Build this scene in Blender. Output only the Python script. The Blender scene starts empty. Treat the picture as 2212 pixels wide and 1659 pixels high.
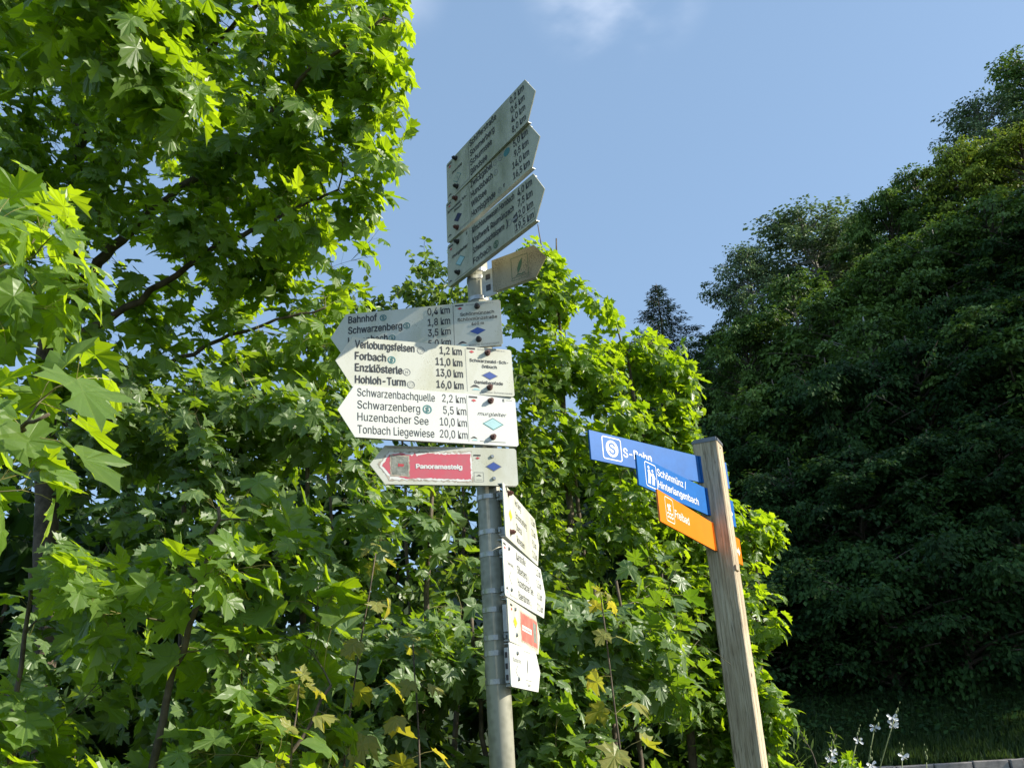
import bpy, bmesh, math, random, os
import numpy as np
from mathutils import Matrix, Vector
random.seed(7)
RNG = np.random.default_rng(11)
SC = bpy.context.scene
COL = SC.collection
R = math.radians

# ------------------------------------------------------------------ camera, sky, sun, exposure
EYE = Vector((0.0, 0.0, 1.6))
CX = Vector((0.99839, 0.02162, -0.05249)); CY = Vector((0.05677, -0.38016, 0.92318)); CZ = Vector((0.0, -0.92467, -0.38078))
cam_d = bpy.data.cameras.new('camera'); cam = bpy.data.objects.new('camera', cam_d); COL.objects.link(cam)
cam_d.lens = 30.89; cam_d.sensor_width = 36; cam_d.clip_start = 0.05; cam_d.clip_end = 3000
M = Matrix.Identity(4)
for i, a in enumerate((CX, CY, CZ)):
    for j in range(3): M[j][i] = a[j]
M.translation = EYE
cam.matrix_world = M
SC.camera = cam

SUN = Vector((1.0, -0.14, 0.60)).normalized()          # towards the sun
elev = math.asin(SUN.z); azim = math.atan2(SUN.x, SUN.y)
world = bpy.data.worlds.new('World'); SC.world = world; world.use_nodes = True
wn, wl = world.node_tree.nodes, world.node_tree.links
bg = wn['Background']; sky = wn.new('ShaderNodeTexSky'); sky.sky_type = 'NISHITA'; sky.sun_disc = False
sky.sun_elevation = elev; sky.sun_rotation = azim; sky.air_density = 1.0; sky.dust_density = 1.0; sky.ozone_density = 1.5
tc = wn.new('ShaderNodeTexCoord')
def cloud(direction, size, scale, seed, amount):
    """a soft wisp of cirrus round one direction of the sky"""
    d = Vector(direction).normalized()
    dot = wn.new('ShaderNodeVectorMath'); dot.operation = 'DOT_PRODUCT'; dot.inputs[1].default_value = d
    wl.new(tc.outputs['Generated'], dot.inputs[0])
    mr = wn.new('ShaderNodeMapRange'); mr.inputs['From Min'].default_value = math.cos(size); mr.inputs['From Max'].default_value = 1; mr.interpolation_type = 'SMOOTHSTEP'
    wl.new(dot.outputs['Value'], mr.inputs['Value'])
    mp = wn.new('ShaderNodeMapping'); mp.inputs['Scale'].default_value = (scale, scale, scale * 2.2); mp.inputs['Location'].default_value = (seed, 0, 0); mp.inputs['Rotation'].default_value = (0.3, 0.5, 0.4)
    wl.new(tc.outputs['Generated'], mp.inputs['Vector'])
    nz = wn.new('ShaderNodeTexNoise'); nz.inputs['Detail'].default_value = 5; nz.inputs['Scale'].default_value = 1; nz.inputs['Roughness'].default_value = 0.5
    wl.new(mp.outputs['Vector'], nz.inputs['Vector'])
    m2 = wn.new('ShaderNodeMapRange'); m2.inputs['From Min'].default_value = 0.42; m2.inputs['From Max'].default_value = 0.75; m2.interpolation_type = 'SMOOTHSTEP'
    wl.new(nz.outputs['Fac'], m2.inputs['Value'])
    mu = wn.new('ShaderNodeMath'); mu.operation = 'MULTIPLY'; wl.new(mr.outputs[0], mu.inputs[0]); wl.new(m2.outputs[0], mu.inputs[1])
    mv = wn.new('ShaderNodeMath'); mv.operation = 'MULTIPLY'; wl.new(mu.outputs[0], mv.inputs[0]); mv.inputs[1].default_value = amount
    return mv.outputs[0]
veil = wn.new('ShaderNodeMixRGB'); veil.inputs['Fac'].default_value = 0.36; veil.inputs['Color2'].default_value = (3.4, 5.3, 7.9, 1)   # thin high haze
wl.new(sky.outputs['Color'], veil.inputs['Color1'])
prev = veil.outputs['Color']
for args in (((0.13, 0.68, 0.73), 0.11, 7, 3.1, 0.5), ((-0.17, 0.66, 0.74), 0.14, 6, 8.4, 0.5)):
    mx = wn.new('ShaderNodeMixRGB'); mx.inputs['Color2'].default_value = (7.5, 8.0, 9.0, 1)
    wl.new(cloud(*args), mx.inputs['Fac']); wl.new(prev, mx.inputs['Color1']); prev = mx.outputs['Color']
wl.new(prev, bg.inputs['Color']); bg.inputs['Strength'].default_value = 0.105
sun_d = bpy.data.lights.new('sun', 'SUN'); sun_d.energy = 5.0; sun_d.angle = R(0.5); sun_d.color = (1.0, 0.93, 0.80)
sun = bpy.data.objects.new('sun', sun_d); COL.objects.link(sun); sun.rotation_euler = SUN.to_track_quat('Z', 'Y').to_euler(); sun.location = (30, -15, 25)
SC.view_settings.view_transform = 'Standard'; SC.view_settings.look = 'None'; SC.view_settings.gamma = 1
SC.view_settings.use_curve_mapping = False; SC.view_settings.exposure = 0.62
SC.cycles.max_bounces = 8; SC.cycles.transmission_bounces = 5; SC.cycles.diffuse_bounces = 1; SC.cycles.glossy_bounces = 2
SC.cycles.use_denoising = True

def project(P):
    """world points (n,3) -> pixels of a 2212-wide frame and depth; used only to choose which leaves show largest"""
    Q = np.asarray(P) - np.array(EYE)
    z = -(Q @ np.array(CZ)); z = np.where(z < 0.05, 0.05, z)
    return 1106 + 1898 * (Q @ np.array(CX)) / z, 829.5 - 1898 * (Q @ np.array(CY)) / z, -(Q @ np.array(CZ))

# ------------------------------------------------------------------ materials
def mat(name):
    m = bpy.data.materials.new(name); m.use_nodes = True
    return m, m.node_tree.nodes, m.node_tree.links, m.node_tree.nodes['Principled BSDF']
def ramp(n, stops):
    r = n.new('ShaderNodeValToRGB'); e = r.color_ramp.elements
    while len(e) > len(stops): e.remove(e[-1])
    while len(e) < len(stops): e.new(0.5)
    for k, (p, c) in enumerate(stops): e[k].position = p; e[k].color = (*c, 1)
    return r
def math_node(n, l, op, a, b=None, clamp=False):
    m = n.new('ShaderNodeMath'); m.operation = op; m.use_clamp = clamp
    for k, v in enumerate((a, b)):
        if v is None: continue
        if isinstance(v, (int, float)): m.inputs[k].default_value = v
        else: l.new(v, m.inputs[k])
    return m.outputs[0]

def leaf_material(name, dark, light, trans_a, trans_b, back, gloss=0.42, trans=0.42, veins=True, spec=0.5):
    m, n, l, p = mat(name)
    at = n.new('ShaderNodeAttribute'); at.attribute_name = 'tint'
    oi = n.new('ShaderNodeObjectInfo')
    geo = n.new('ShaderNodeNewGeometry')
    tcn = n.new('ShaderNodeTexCoord')
    nz = n.new('ShaderNodeTexNoise'); nz.inputs['Scale'].default_value = 14 if veins else 1.3; nz.inputs['Detail'].default_value = 3
    l.new(geo.outputs['Position'], nz.inputs['Vector'])
    t = math_node(n, l, 'ADD', at.outputs['Fac'], math_node(n, l, 'MULTIPLY', math_node(n, l, 'SUBTRACT', nz.outputs['Fac'], 0.5), 0.7), clamp=True)
    rc = ramp(n, ((0.0, dark), (1.0, light))); l.new(t, rc.inputs[0])
    rt = ramp(n, ((0.0, trans_a), (1.0, trans_b))); l.new(t, rt.inputs[0])
    col = rc.outputs[0]; tr = rt.outputs[0]
    bk = n.new('ShaderNodeMixRGB'); l.new(geo.outputs['Backfacing'], bk.inputs['Fac']); l.new(col, bk.inputs['Color1']); bk.inputs['Color2'].default_value = (*back, 1)
    col = bk.outputs[0]
    if veins:
        av = n.new('ShaderNodeAttribute'); av.attribute_name = 'luv'
        sp = n.new('ShaderNodeSeparateXYZ'); l.new(av.outputs['Vector'], sp.inputs[0])
        x, y = math_node(n, l, 'ABSOLUTE', sp.outputs['X']), sp.outputs['Y']
        best = None
        for ang in (0, 40, 84):
            c, s = math.cos(R(ang)), math.sin(R(ang))
            perp = math_node(n, l, 'ABSOLUTE', math_node(n, l, 'SUBTRACT', math_node(n, l, 'MULTIPLY', x, c), math_node(n, l, 'MULTIPLY', y, s)))
            best = perp if best is None else math_node(n, l, 'MINIMUM', best, perp)
        mr = n.new('ShaderNodeMapRange'); mr.inputs['From Min'].default_value = 0.006; mr.inputs['From Max'].default_value = 0.022
        mr.inputs['To Min'].default_value = 1; mr.inputs['To Max'].default_value = 0; l.new(best, mr.inputs['Value'])
        # fine side veins
        wv = n.new('ShaderNodeTexWave'); wv.inputs['Scale'].default_value = 4.5; wv.inputs['Distortion'].default_value = 3; wv.inputs['Detail'].default_value = 1
        l.new(av.outputs['Vector'], wv.inputs['Vector'])
        v2 = math_node(n, l, 'MULTIPLY', math_node(n, l, 'GREATER_THAN', wv.outputs['Fac'], 0.93), 0.25)
        vf = math_node(n, l, 'MAXIMUM', math_node(n, l, 'MULTIPLY', mr.outputs[0], 0.6), v2)
        vm = n.new('ShaderNodeMixRGB'); l.new(vf, vm.inputs['Fac']); l.new(col, vm.inputs['Color1']); vm.inputs['Color2'].default_value = (0.20, 0.30, 0.07, 1); col = vm.outputs[0]
        vt = n.new('ShaderNodeMixRGB'); l.new(math_node(n, l, 'MULTIPLY', vf, 0.8), vt.inputs['Fac']); l.new(tr, vt.inputs['Color1']); vt.inputs['Color2'].default_value = (0.30, 0.42, 0.08, 1); tr = vt.outputs[0]
        bp = n.new('ShaderNodeBump'); bp.inputs['Strength'].default_value = 0.5; bp.inputs['Distance'].default_value = 0.004
        h = math_node(n, l, 'ADD', math_node(n, l, 'MULTIPLY', best, -6), math_node(n, l, 'MULTIPLY', nz.outputs['Fac'], 1.5))
        l.new(h, bp.inputs['Height']); l.new(bp.outputs[0], p.inputs['Normal'])
    l.new(col, p.inputs['Base Color']); p.inputs['Roughness'].default_value = gloss
    p.inputs['Specular IOR Level'].default_value = spec
    tb = n.new('ShaderNodeBsdfTranslucent'); l.new(tr, tb.inputs['Color'])
    mx = n.new('ShaderNodeMixShader'); mx.inputs[0].default_value = trans
    l.new(p.outputs[0], mx.inputs[1]); l.new(tb.outputs[0], mx.inputs[2])
    l.new(mx.outputs[0], n['Material Output'].inputs['Surface'])
    return m
M_MAPLE = leaf_material('maple_leaf', (0.028, 0.075, 0.010), (0.10, 0.19, 0.018), (0.34, 0.56, 0.004), (0.70, 0.94, 0.012), (0.12, 0.20, 0.05), gloss=0.38, trans=0.46, spec=0.5)
M_COOL = leaf_material('cool_maple_leaf', (0.025, 0.068, 0.016), (0.11, 0.19, 0.05), (0.20, 0.40, 0.008), (0.58, 0.82, 0.015), (0.12, 0.19, 0.07), gloss=0.44, trans=0.38, spec=0.7)
M_YELLOW = leaf_material('young_yellow_leaf', (0.22, 0.22, 0.03), (0.42, 0.36, 0.04), (0.55, 0.55, 0.03), (0.85, 0.72, 0.05), (0.30, 0.30, 0.08), gloss=0.40, trans=0.45)
M_SMALL = leaf_material('hazel_leaf', (0.045, 0.095, 0.018), (0.11, 0.17, 0.03), (0.20, 0.36, 0.02), (0.38, 0.52, 0.04), (0.12, 0.18, 0.06), gloss=0.38, trans=0.35, veins=False)
M_WOODLEAF = leaf_material('woodland_leaf', (0.016, 0.045, 0.014), (0.05, 0.115, 0.025), (0.05, 0.12, 0.02), (0.13, 0.24, 0.03), (0.03, 0.07, 0.022), gloss=0.7, trans=0.25, veins=False, spec=0.2)  # kept dark so the colour itself holds the slope's shade
M_MIDLEAF = leaf_material('mid_woodland_leaf', (0.055, 0.12, 0.022), (0.18, 0.29, 0.05), (0.10, 0.20, 0.02), (0.22, 0.36, 0.03), (0.06, 0.11, 0.04), gloss=0.6, trans=0.28, veins=False, spec=0.3)  # brighter green copy; soft light on the upper crowns put into the colour
M_BACKLEAF = leaf_material('shaded_shrub_leaf', (0.012, 0.035, 0.008), (0.035, 0.08, 0.015), (0.05, 0.12, 0.01), (0.13, 0.24, 0.01), (0.03, 0.07, 0.02), gloss=0.6, trans=0.3, veins=False, spec=0.3)  # darkened leaf colour paints deep shade into the gaps of the thicket
M_PALELEAF = leaf_material('pale_woodland_leaf', (0.12, 0.19, 0.08), (0.30, 0.40, 0.18), (0.10, 0.18, 0.05), (0.20, 0.30, 0.08), (0.15, 0.20, 0.12), gloss=0.5, trans=0.28, veins=False, spec=0.2)  # pale green with the light on the skyline crowns mixed into it
M_LIMELEAF = leaf_material('lime_woodland_leaf', (0.18, 0.25, 0.02), (0.40, 0.48, 0.05), (0.16, 0.30, 0.02), (0.34, 0.42, 0.03), (0.13, 0.18, 0.05), gloss=0.5, trans=0.3, veins=False, spec=0.2)  # yellow-green has the grazing sun painted into the leaf colour
M_NEEDLE = leaf_material('spruce_needle', (0.04, 0.08, 0.035), (0.09, 0.15, 0.06), (0.03, 0.07, 0.02), (0.04, 0.09, 0.03), (0.03, 0.05, 0.03), gloss=0.55, trans=0.15, veins=False, spec=0.2)
M_GRASS = leaf_material('grass_blade', (0.02, 0.048, 0.014), (0.05, 0.085, 0.022), (0.05, 0.10, 0.02), (0.12, 0.2, 0.03), (0.05, 0.09, 0.03), gloss=0.5, trans=0.3, veins=False, spec=0.2)

def plain(name, col, rough=0.5, metal=0.0, noise=0.0, nscale=20.0, col2=None, bump=0.0, spec=0.5):
    m, n, l, p = mat(name)
    p.inputs['Roughness'].default_value = rough; p.inputs['Metallic'].default_value = metal; p.inputs['Specular IOR Level'].default_value = spec
    tcn = n.new('ShaderNodeTexCoord'); nz = n.new('ShaderNodeTexNoise'); nz.inputs['Scale'].default_value = nscale; nz.inputs['Detail'].default_value = 6; nz.inputs['Roughness'].default_value = 0.65
    l.new(tcn.outputs['Object'], nz.inputs['Vector'])
    c2 = col2 or tuple(c * (1 - noise) for c in col)
    r = ramp(n, ((0.35, c2), (0.62, col))); l.new(nz.outputs['Fac'], r.inputs[0]); l.new(r.outputs[0], p.inputs['Base Color'])
    if bump:
        b = n.new('ShaderNodeBump'); b.inputs['Strength'].default_value = bump; b.inputs['Distance'].default_value = 0.01
        l.new(nz.outputs['Fac'], b.inputs['Height']); l.new(b.outputs[0], p.inputs['Normal'])
    return m
M_BARK = plain('grey_brown_bark', (0.16, 0.125, 0.085), 0.85, noise=0.6, nscale=18, bump=0.6)
M_TWIG = plain('olive_twig', (0.12, 0.11, 0.05), 0.6, noise=0.4, nscale=30)
M_PETIOLE = plain('leaf_stalk', (0.26, 0.24, 0.07), 0.5, noise=0.3)
M_PALEBARK = plain('pale_grey_bark', (0.38, 0.36, 0.31), 0.8, noise=0.4, nscale=10)
M_RUBBER = plain('dark_bolt_cap', (0.035, 0.03, 0.028), 0.45, noise=0.3)
M_RUSTBOLT = plain('brown_bolt_cap', (0.14, 0.05, 0.035), 0.5, noise=0.4, nscale=60)
M_BLACK = plain('black_print', (0.025, 0.027, 0.03), 0.55, noise=0.2, nscale=90, col2=(0.06, 0.06, 0.06))
M_GREYPRINT = plain('faded_grey_print', (0.20, 0.21, 0.21), 0.55)
M_TEAL = plain('teal_print', (0.05, 0.20, 0.20), 0.5)
M_PALETEAL = plain('pale_teal_print', (0.38, 0.62, 0.64), 0.5, noise=0.15)
M_BLUEPRINT = plain('blue_print', (0.035, 0.085, 0.33), 0.5, noise=0.1)
M_NAVY = plain('navy_print', (0.012, 0.018, 0.08), 0.5)
M_REDPRINT = plain('red_print', (0.50, 0.06, 0.07), 0.5)
M_YELLOWPRINT = plain('yellow_print', (0.80, 0.62, 0.03), 0.5)
M_WHITEPRINT = plain('white_print', (0.80, 0.80, 0.76), 0.5, noise=0.06)
M_GREENPRINT = plain('green_print', (0.03, 0.11, 0.05), 0.5)
M_PINK = plain('faded_pink_film', (0.62, 0.10, 0.14), 0.55, nscale=25, col2=(0.55, 0.13, 0.16))
M_REDFILM = plain('faded_red_film', (0.66, 0.12, 0.10), 0.55, nscale=25, col2=(0.60, 0.20, 0.15))
M_STICKER = plain('grey_green_sticker', (0.30, 0.31, 0.27), 0.6, nscale=35, col2=(0.14, 0.16, 0.13), bump=0.3)
M_BLUE = plain('blue_enamel', (0.008, 0.13, 0.44), 0.5, noise=0.14, nscale=9, spec=0.25)
M_ORANGE = plain('orange_enamel', (0.90, 0.24, 0.012), 0.35, noise=0.08, nscale=6)
M_ZINCCAP = plain('grey_metal_cap', (0.22, 0.24, 0.27), 0.45, 0.6, noise=0.2, nscale=12)
M_BAND = plain('stainless_band', (0.50, 0.50, 0.47), 0.35, 0.9, noise=0.3, nscale=30)
M_BRACKET = plain('aluminium_bracket', (0.50, 0.52, 0.50), 0.5, 0.4, noise=0.25, nscale=25)
M_PETAL = plain('white_petal', (0.80, 0.80, 0.78), 0.5)
M_STEM = plain('green_stem', (0.16, 0.20, 0.07), 0.6, noise=0.2)
M_PEELED = plain('peeled_film_edge', (0.52, 0.46, 0.36), 0.7, noise=0.4, nscale=60)

def plate_material(name, base, dirt, algae, speck=0.5):
    m, n, l, p = mat(name)
    tcn = n.new('ShaderNodeTexCoord')
    nz = n.new('ShaderNodeTexNoise'); nz.inputs['Scale'].default_value = 5; nz.inputs['Detail'].default_value = 7; nz.inputs['Roughness'].default_value = 0.7
    mp = n.new('ShaderNodeMapping'); mp.inputs['Scale'].default_value = (1.2, 0.6, 1); l.new(tcn.outputs['Object'], mp.inputs[0]); l.new(mp.outputs[0], nz.inputs['Vector'])
    r = ramp(n, ((0.35, algae), (0.60, base))); l.new(nz.outputs['Fac'], r.inputs[0])
    n2 = n.new('ShaderNodeTexNoise'); n2.inputs['Scale'].default_value = 230; n2.inputs['Detail'].default_value = 3; l.new(tcn.outputs['Object'], n2.inputs['Vector'])
    n3 = n.new('ShaderNodeTexNoise'); n3.inputs['Scale'].default_value = 9; n3.inputs['Detail'].default_value = 2; l.new(tcn.outputs['Object'], n3.inputs['Vector'])
    s = math_node(n, l, 'GREATER_THAN', math_node(n, l, 'ADD', n2.outputs['Fac'], math_node(n, l, 'MULTIPLY', math_node(n, l, 'SUBTRACT', n3.outputs['Fac'], 0.5), 0.5)), 0.75 - 0.05 * speck)
    mx = n.new('ShaderNodeMixRGB'); l.new(math_node(n, l, 'MULTIPLY', s, 0.7), mx.inputs['Fac']); l.new(r.outputs[0], mx.inputs['Color1']); mx.inputs['Color2'].default_value = (*dirt, 1)
    l.new(mx.outputs[0], p.inputs['Base Color']); p.inputs['Roughness'].default_value = 0.42
    return m
M_PLATE = plate_material('weathered_white_plate', (0.64, 0.65, 0.56), (0.28, 0.26, 0.17), (0.52, 0.52, 0.38), 0.8)
M_PLATE_CLEAN = plate_material('clean_white_plate', (0.68, 0.70, 0.64), (0.45, 0.45, 0.38), (0.68, 0.70, 0.66), 0.0)
M_PLATE_GREY = plate_material('algae_grey_plate', (0.50, 0.50, 0.39), (0.11, 0.11, 0.07), (0.27, 0.28, 0.19), 1.6)
M_PLATE_MOSS = plate_material('mossy_yellow_plate', (0.33, 0.29, 0.18), (0.09, 0.07, 0.035), (0.18, 0.15, 0.08), 2.8)

def galv():
    m, n, l, p = mat('galvanised_steel')
    tcn = n.new('ShaderNodeTexCoord')
    vo = n.new('ShaderNodeTexVoronoi'); vo.inputs['Scale'].default_value = 45; l.new(tcn.outputs['Object'], vo.inputs['Vector'])
    nz = n.new('ShaderNodeTexNoise'); nz.inputs['Scale'].default_value = 7; nz.inputs['Detail'].default_value = 8
    mp = n.new('ShaderNodeMapping'); mp.inputs['Scale'].default_value = (3, 3, 0.7); l.new(tcn.outputs['Object'], mp.inputs[0]); l.new(mp.outputs[0], nz.inputs['Vector'])
    a = math_node(n, l, 'ADD', math_node(n, l, 'MULTIPLY', vo.outputs['Distance'], 0.25), math_node(n, l, 'MULTIPLY', nz.outputs['Fac'], 0.9))
    r = ramp(n, ((0.3, (0.20, 0.20, 0.145)), (0.62, (0.41, 0.40, 0.31)))); l.new(a, r.inputs[0]); l.new(r.outputs[0], p.inputs['Base Color'])
    p.inputs['Metallic'].default_value = 0.15; p.inputs['Roughness'].default_value = 0.5
    return m
M_GALV = galv()
def wood():
    m, n, l, p = mat('weathered_wood')
    tcn = n.new('ShaderNodeTexCoord'); mp = n.new('ShaderNodeMapping'); mp.inputs['Scale'].default_value = (34, 34, 1.6); l.new(tcn.outputs['Object'], mp.inputs[0])
    nz = n.new('ShaderNodeTexNoise'); nz.inputs['Scale'].default_value = 2.4; nz.inputs['Detail'].default_value = 9; nz.inputs['Roughness'].default_value = 0.7; nz.inputs['Distortion'].default_value = 0.4; l.new(mp.outputs[0], nz.inputs['Vector'])
    r = ramp(n, ((0.30, (0.30, 0.23, 0.14)), (0.5, (0.62, 0.52, 0.36)), (0.70, (0.80, 0.72, 0.55)))); l.new(nz.outputs['Fac'], r.inputs[0])
    m2 = n.new('ShaderNodeMapping'); m2.inputs['Scale'].default_value = (3, 3, 1.1); l.new(tcn.outputs['Object'], m2.inputs[0])
    n2 = n.new('ShaderNodeTexNoise'); n2.inputs['Scale'].default_value = 3; n2.inputs['Detail'].default_value = 4; l.new(m2.outputs[0], n2.inputs['Vector'])
    mx = n.new('ShaderNodeMixRGB'); mx.blend_type = 'MULTIPLY'; mx.inputs['Fac'].default_value = 0.6; l.new(r.outputs[0], mx.inputs['Color1'])
    r2 = ramp(n, ((0.35, (0.55, 0.5, 0.45)), (0.65, (1, 1, 1)))); l.new(n2.outputs['Fac'], r2.inputs[0]); l.new(r2.outputs[0], mx.inputs['Color2'])
    m3 = n.new('ShaderNodeMapping'); m3.inputs['Scale'].default_value = (22, 22, 0.55); l.new(tcn.outputs['Object'], m3.inputs[0])
    n3 = n.new('ShaderNodeTexNoise'); n3.inputs['Scale'].default_value = 1.7; n3.inputs['Detail'].default_value = 3; l.new(m3.outputs[0], n3.inputs['Vector'])
    ck = ramp(n, ((0.487, (0, 0, 0)), (0.5, (1, 1, 1)), (0.513, (0, 0, 0)))); l.new(n3.outputs['Fac'], ck.inputs[0])   # drying checks along the grain
    mc = n.new('ShaderNodeMixRGB'); l.new(math_node(n, l, 'MULTIPLY', ck.outputs[0], 0.75), mc.inputs['Fac']); l.new(mx.outputs[0], mc.inputs['Color1']); mc.inputs['Color2'].default_value = (0.07, 0.05, 0.03, 1)
    l.new(mc.outputs[0], p.inputs['Base Color']); p.inputs['Roughness'].default_value = 0.8
    b = n.new('ShaderNodeBump'); b.inputs['Strength'].default_value = 0.9; b.inputs['Distance'].default_value = 0.006; l.new(nz.outputs['Fac'], b.inputs['Height']); l.new(b.outputs[0], p.inputs['Normal'])
    return m
M_WOOD = wood()
M_STONE = plain('grey_sandstone', (0.34, 0.31, 0.28), 0.85, noise=0.45, nscale=6, bump=0.5)
M_SOIL = plain('dark_soil_and_grass', (0.035, 0.055, 0.018), 0.95, nscale=0.8, col2=(0.022, 0.026, 0.012), bump=0.4)

# ------------------------------------------------------------------ helpers
def link(o, parent=None):
    COL.objects.link(o)
    if parent is not None: o.parent = parent
    return o
def tag(o, label=None, cat=None, group=None, kind=None):
    if label: o['label'] = label
    if cat: o['category'] = cat
    if group: o['group'] = group
    if kind: o['kind'] = kind
    return o
def empty(name, loc=(0, 0, 0), matrix=None):
    o = bpy.data.objects.new(name, None); COL.objects.link(o); o.empty_display_size = 0.1
    if matrix is not None: o.matrix_world = matrix
    else: o.location = loc
    return o
def mesh_np(name, V, F, mats, mi=None, attrs=None, smooth=False):
    """V (n,3), F (m,3) triangles -> mesh"""
    me = bpy.data.meshes.new(name); V = np.ascontiguousarray(V, np.float32); F = np.ascontiguousarray(F, np.int32)
    me.vertices.add(len(V)); me.vertices.foreach_set('co', V.ravel())
    me.loops.add(F.size); me.loops.foreach_set('vertex_index', F.ravel())
    me.polygons.add(len(F)); me.polygons.foreach_set('loop_start', np.arange(0, F.size, 3, dtype=np.int32)); me.polygons.foreach_set('loop_total', np.full(len(F), 3, np.int32))
    for m in mats: me.materials.append(m)
    if mi is not None: me.polygons.foreach_set('material_index', np.ascontiguousarray(mi, np.int32))
    me.polygons.foreach_set('use_smooth', np.full(len(F), smooth))
    for k, (tp, arr) in (attrs or {}).items():
        a = me.attributes.new(k, tp, 'POINT')
        a.data.foreach_set('value' if tp == 'FLOAT' else 'vector', np.ascontiguousarray(arr, np.float32).ravel())
    me.update(calc_edges=True)
    return me
def obj(name, me, parent=None, loc=None):
    o = bpy.data.objects.new(name, me); link(o, parent)
    if loc is not None: o.location = loc
    return o
def bm_obj(name, bm, mats, parent=None, smooth=False):
    me = bpy.data.meshes.new(name); bm.normal_update(); bm.to_mesh(me); bm.free()
    for m in (mats if isinstance(mats, (list, tuple)) else [mats]): me.materials.append(m)
    if smooth: me.polygons.foreach_set('use_smooth', [True] * len(me.polygons))
    return obj(name, me, parent)
def prism(bm, pts, z0, z1, mi=0):
    """extruded polygon in the xy plane (pts counter-clockwise)"""
    a = [bm.verts.new((x, y, z0)) for x, y in pts]; b = [bm.verts.new((x, y, z1)) for x, y in pts]
    fs = [bm.faces.new(list(reversed(a))), bm.faces.new(b)]
    for i in range(len(pts)):
        j = (i + 1) % len(pts); fs.append(bm.faces.new((a[i], a[j], b[j], b[i])))
    for f in fs: f.material_index = mi
def box(bm, x0, x1, y0, y1, z0, z1, mi=0): prism(bm, ((x0, y0), (x1, y0), (x1, y1), (x0, y1)), z0, z1, mi)
def tube_np(P, r, k=6, cap=True):
    """P (n,3) path, r radii -> verts, tris"""
    P = np.asarray(P, float); n = len(P); r = np.broadcast_to(r, (n,))
    T = np.gradient(P, axis=0); T /= np.linalg.norm(T, axis=1)[:, None] + 1e-9
    ref = np.array([0.31, 0.2, 0.93]) if abs(T[0][2]) < 0.8 else np.array([0.95, 0.2, 0.1])
    U = np.cross(T, ref); U /= np.linalg.norm(U, axis=1)[:, None] + 1e-9; W = np.cross(T, U)
    a = np.arange(k) * 2 * math.pi / k
    V = P[:, None] + r[:, None, None] * (np.cos(a)[None, :, None] * U[:, None] + np.sin(a)[None, :, None] * W[:, None])
    V = V.reshape(-1, 3); i = np.arange(n - 1)[:, None] * k; j = np.arange(k)[None]; jn = (j + 1) % k
    q = np.stack([i + j, i + jn, i + k + jn, i + k + j], -1).reshape(-1, 4)
    F = np.concatenate([q[:, [0, 1, 2]], q[:, [0, 2, 3]]])
    if cap:
        m = len(V); V = np.concatenate([V, P[-1:]]); e = (n - 1) * k
        F = np.concatenate([F, np.array([[e + t, e + (t + 1) % k, m] for t in range(k)])])
    return V, F
def join_np(parts):
    Vs, Fs, o = [], [], 0
    for V, F in parts: Vs.append(V); Fs.append(F + o); o += len(V)
    return np.concatenate(Vs), np.concatenate(Fs)
def smoothstep(a, b, x): t = np.clip((x - a) / (b - a), 0, 1); return t * t * (3 - 2 * t)

# ------------------------------------------------------------------ terrain
WALL_Y = 17.0; WALL_TOP = 0.93
def hnoise(x, y): return 0.5 * np.sin(x * 0.31 + 1.3) * np.cos(y * 0.27) + 0.25 * np.sin(x * 0.83 + y * 0.6)
def ground_h(x, y):
    x = np.asarray(x, float); y = np.asarray(y, float)
    bank = smoothstep(WALL_Y + 0.15, WALL_Y + 0.45, y) * (WALL_TOP - 0.06) + 0.42 * np.clip(y - WALL_Y - 0.4, 0, 5)
    u = 0.80 * (x - 9) + 0.60 * np.minimum(y - 24, 23)
    hill = 0.72 * np.clip(u, 0, None) * smoothstep(6, 24, y + 0.25 * np.clip(x - 20, 0, 40))
    hill = hill + 0.28 * np.clip(y - 22, 0, 25) * smoothstep(-30, 5, x)
    hill = 60 * np.tanh(hill / 60)
    bank = bank * (1 - smoothstep(80, 200, y))
    far = smoothstep(5, 25, y)
    return bank + hill + hnoise(x, y) * far * 0.5
gx = np.concatenate([np.linspace(-600, -40, 12), np.linspace(-36, 90, 127), np.linspace(100, 600, 12)])
gy = np.concatenate([np.linspace(-400, -20, 8), np.linspace(-16, 16, 17), [16.9, 17.1, 17.25, 17.45, 17.7], np.linspace(18, 120, 103), np.linspace(140, 900, 12)])
GX, GY = np.meshgrid(gx, gy, indexing='ij'); GZ = ground_h(GX, GY)
n0, n1 = GX.shape; ii = (np.arange(n0 - 1)[:, None] * n1 + np.arange(n1 - 1)[None]).ravel()
tris = np.concatenate([np.stack([ii, ii + n1, ii + n1 + 1], -1), np.stack([ii, ii + n1 + 1, ii + 1], -1)])
ground = obj('ground', mesh_np('ground', np.stack([GX, GY, GZ], -1).reshape(-1, 3), tris, [M_SOIL], smooth=True)); tag(ground, kind='structure')

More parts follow.
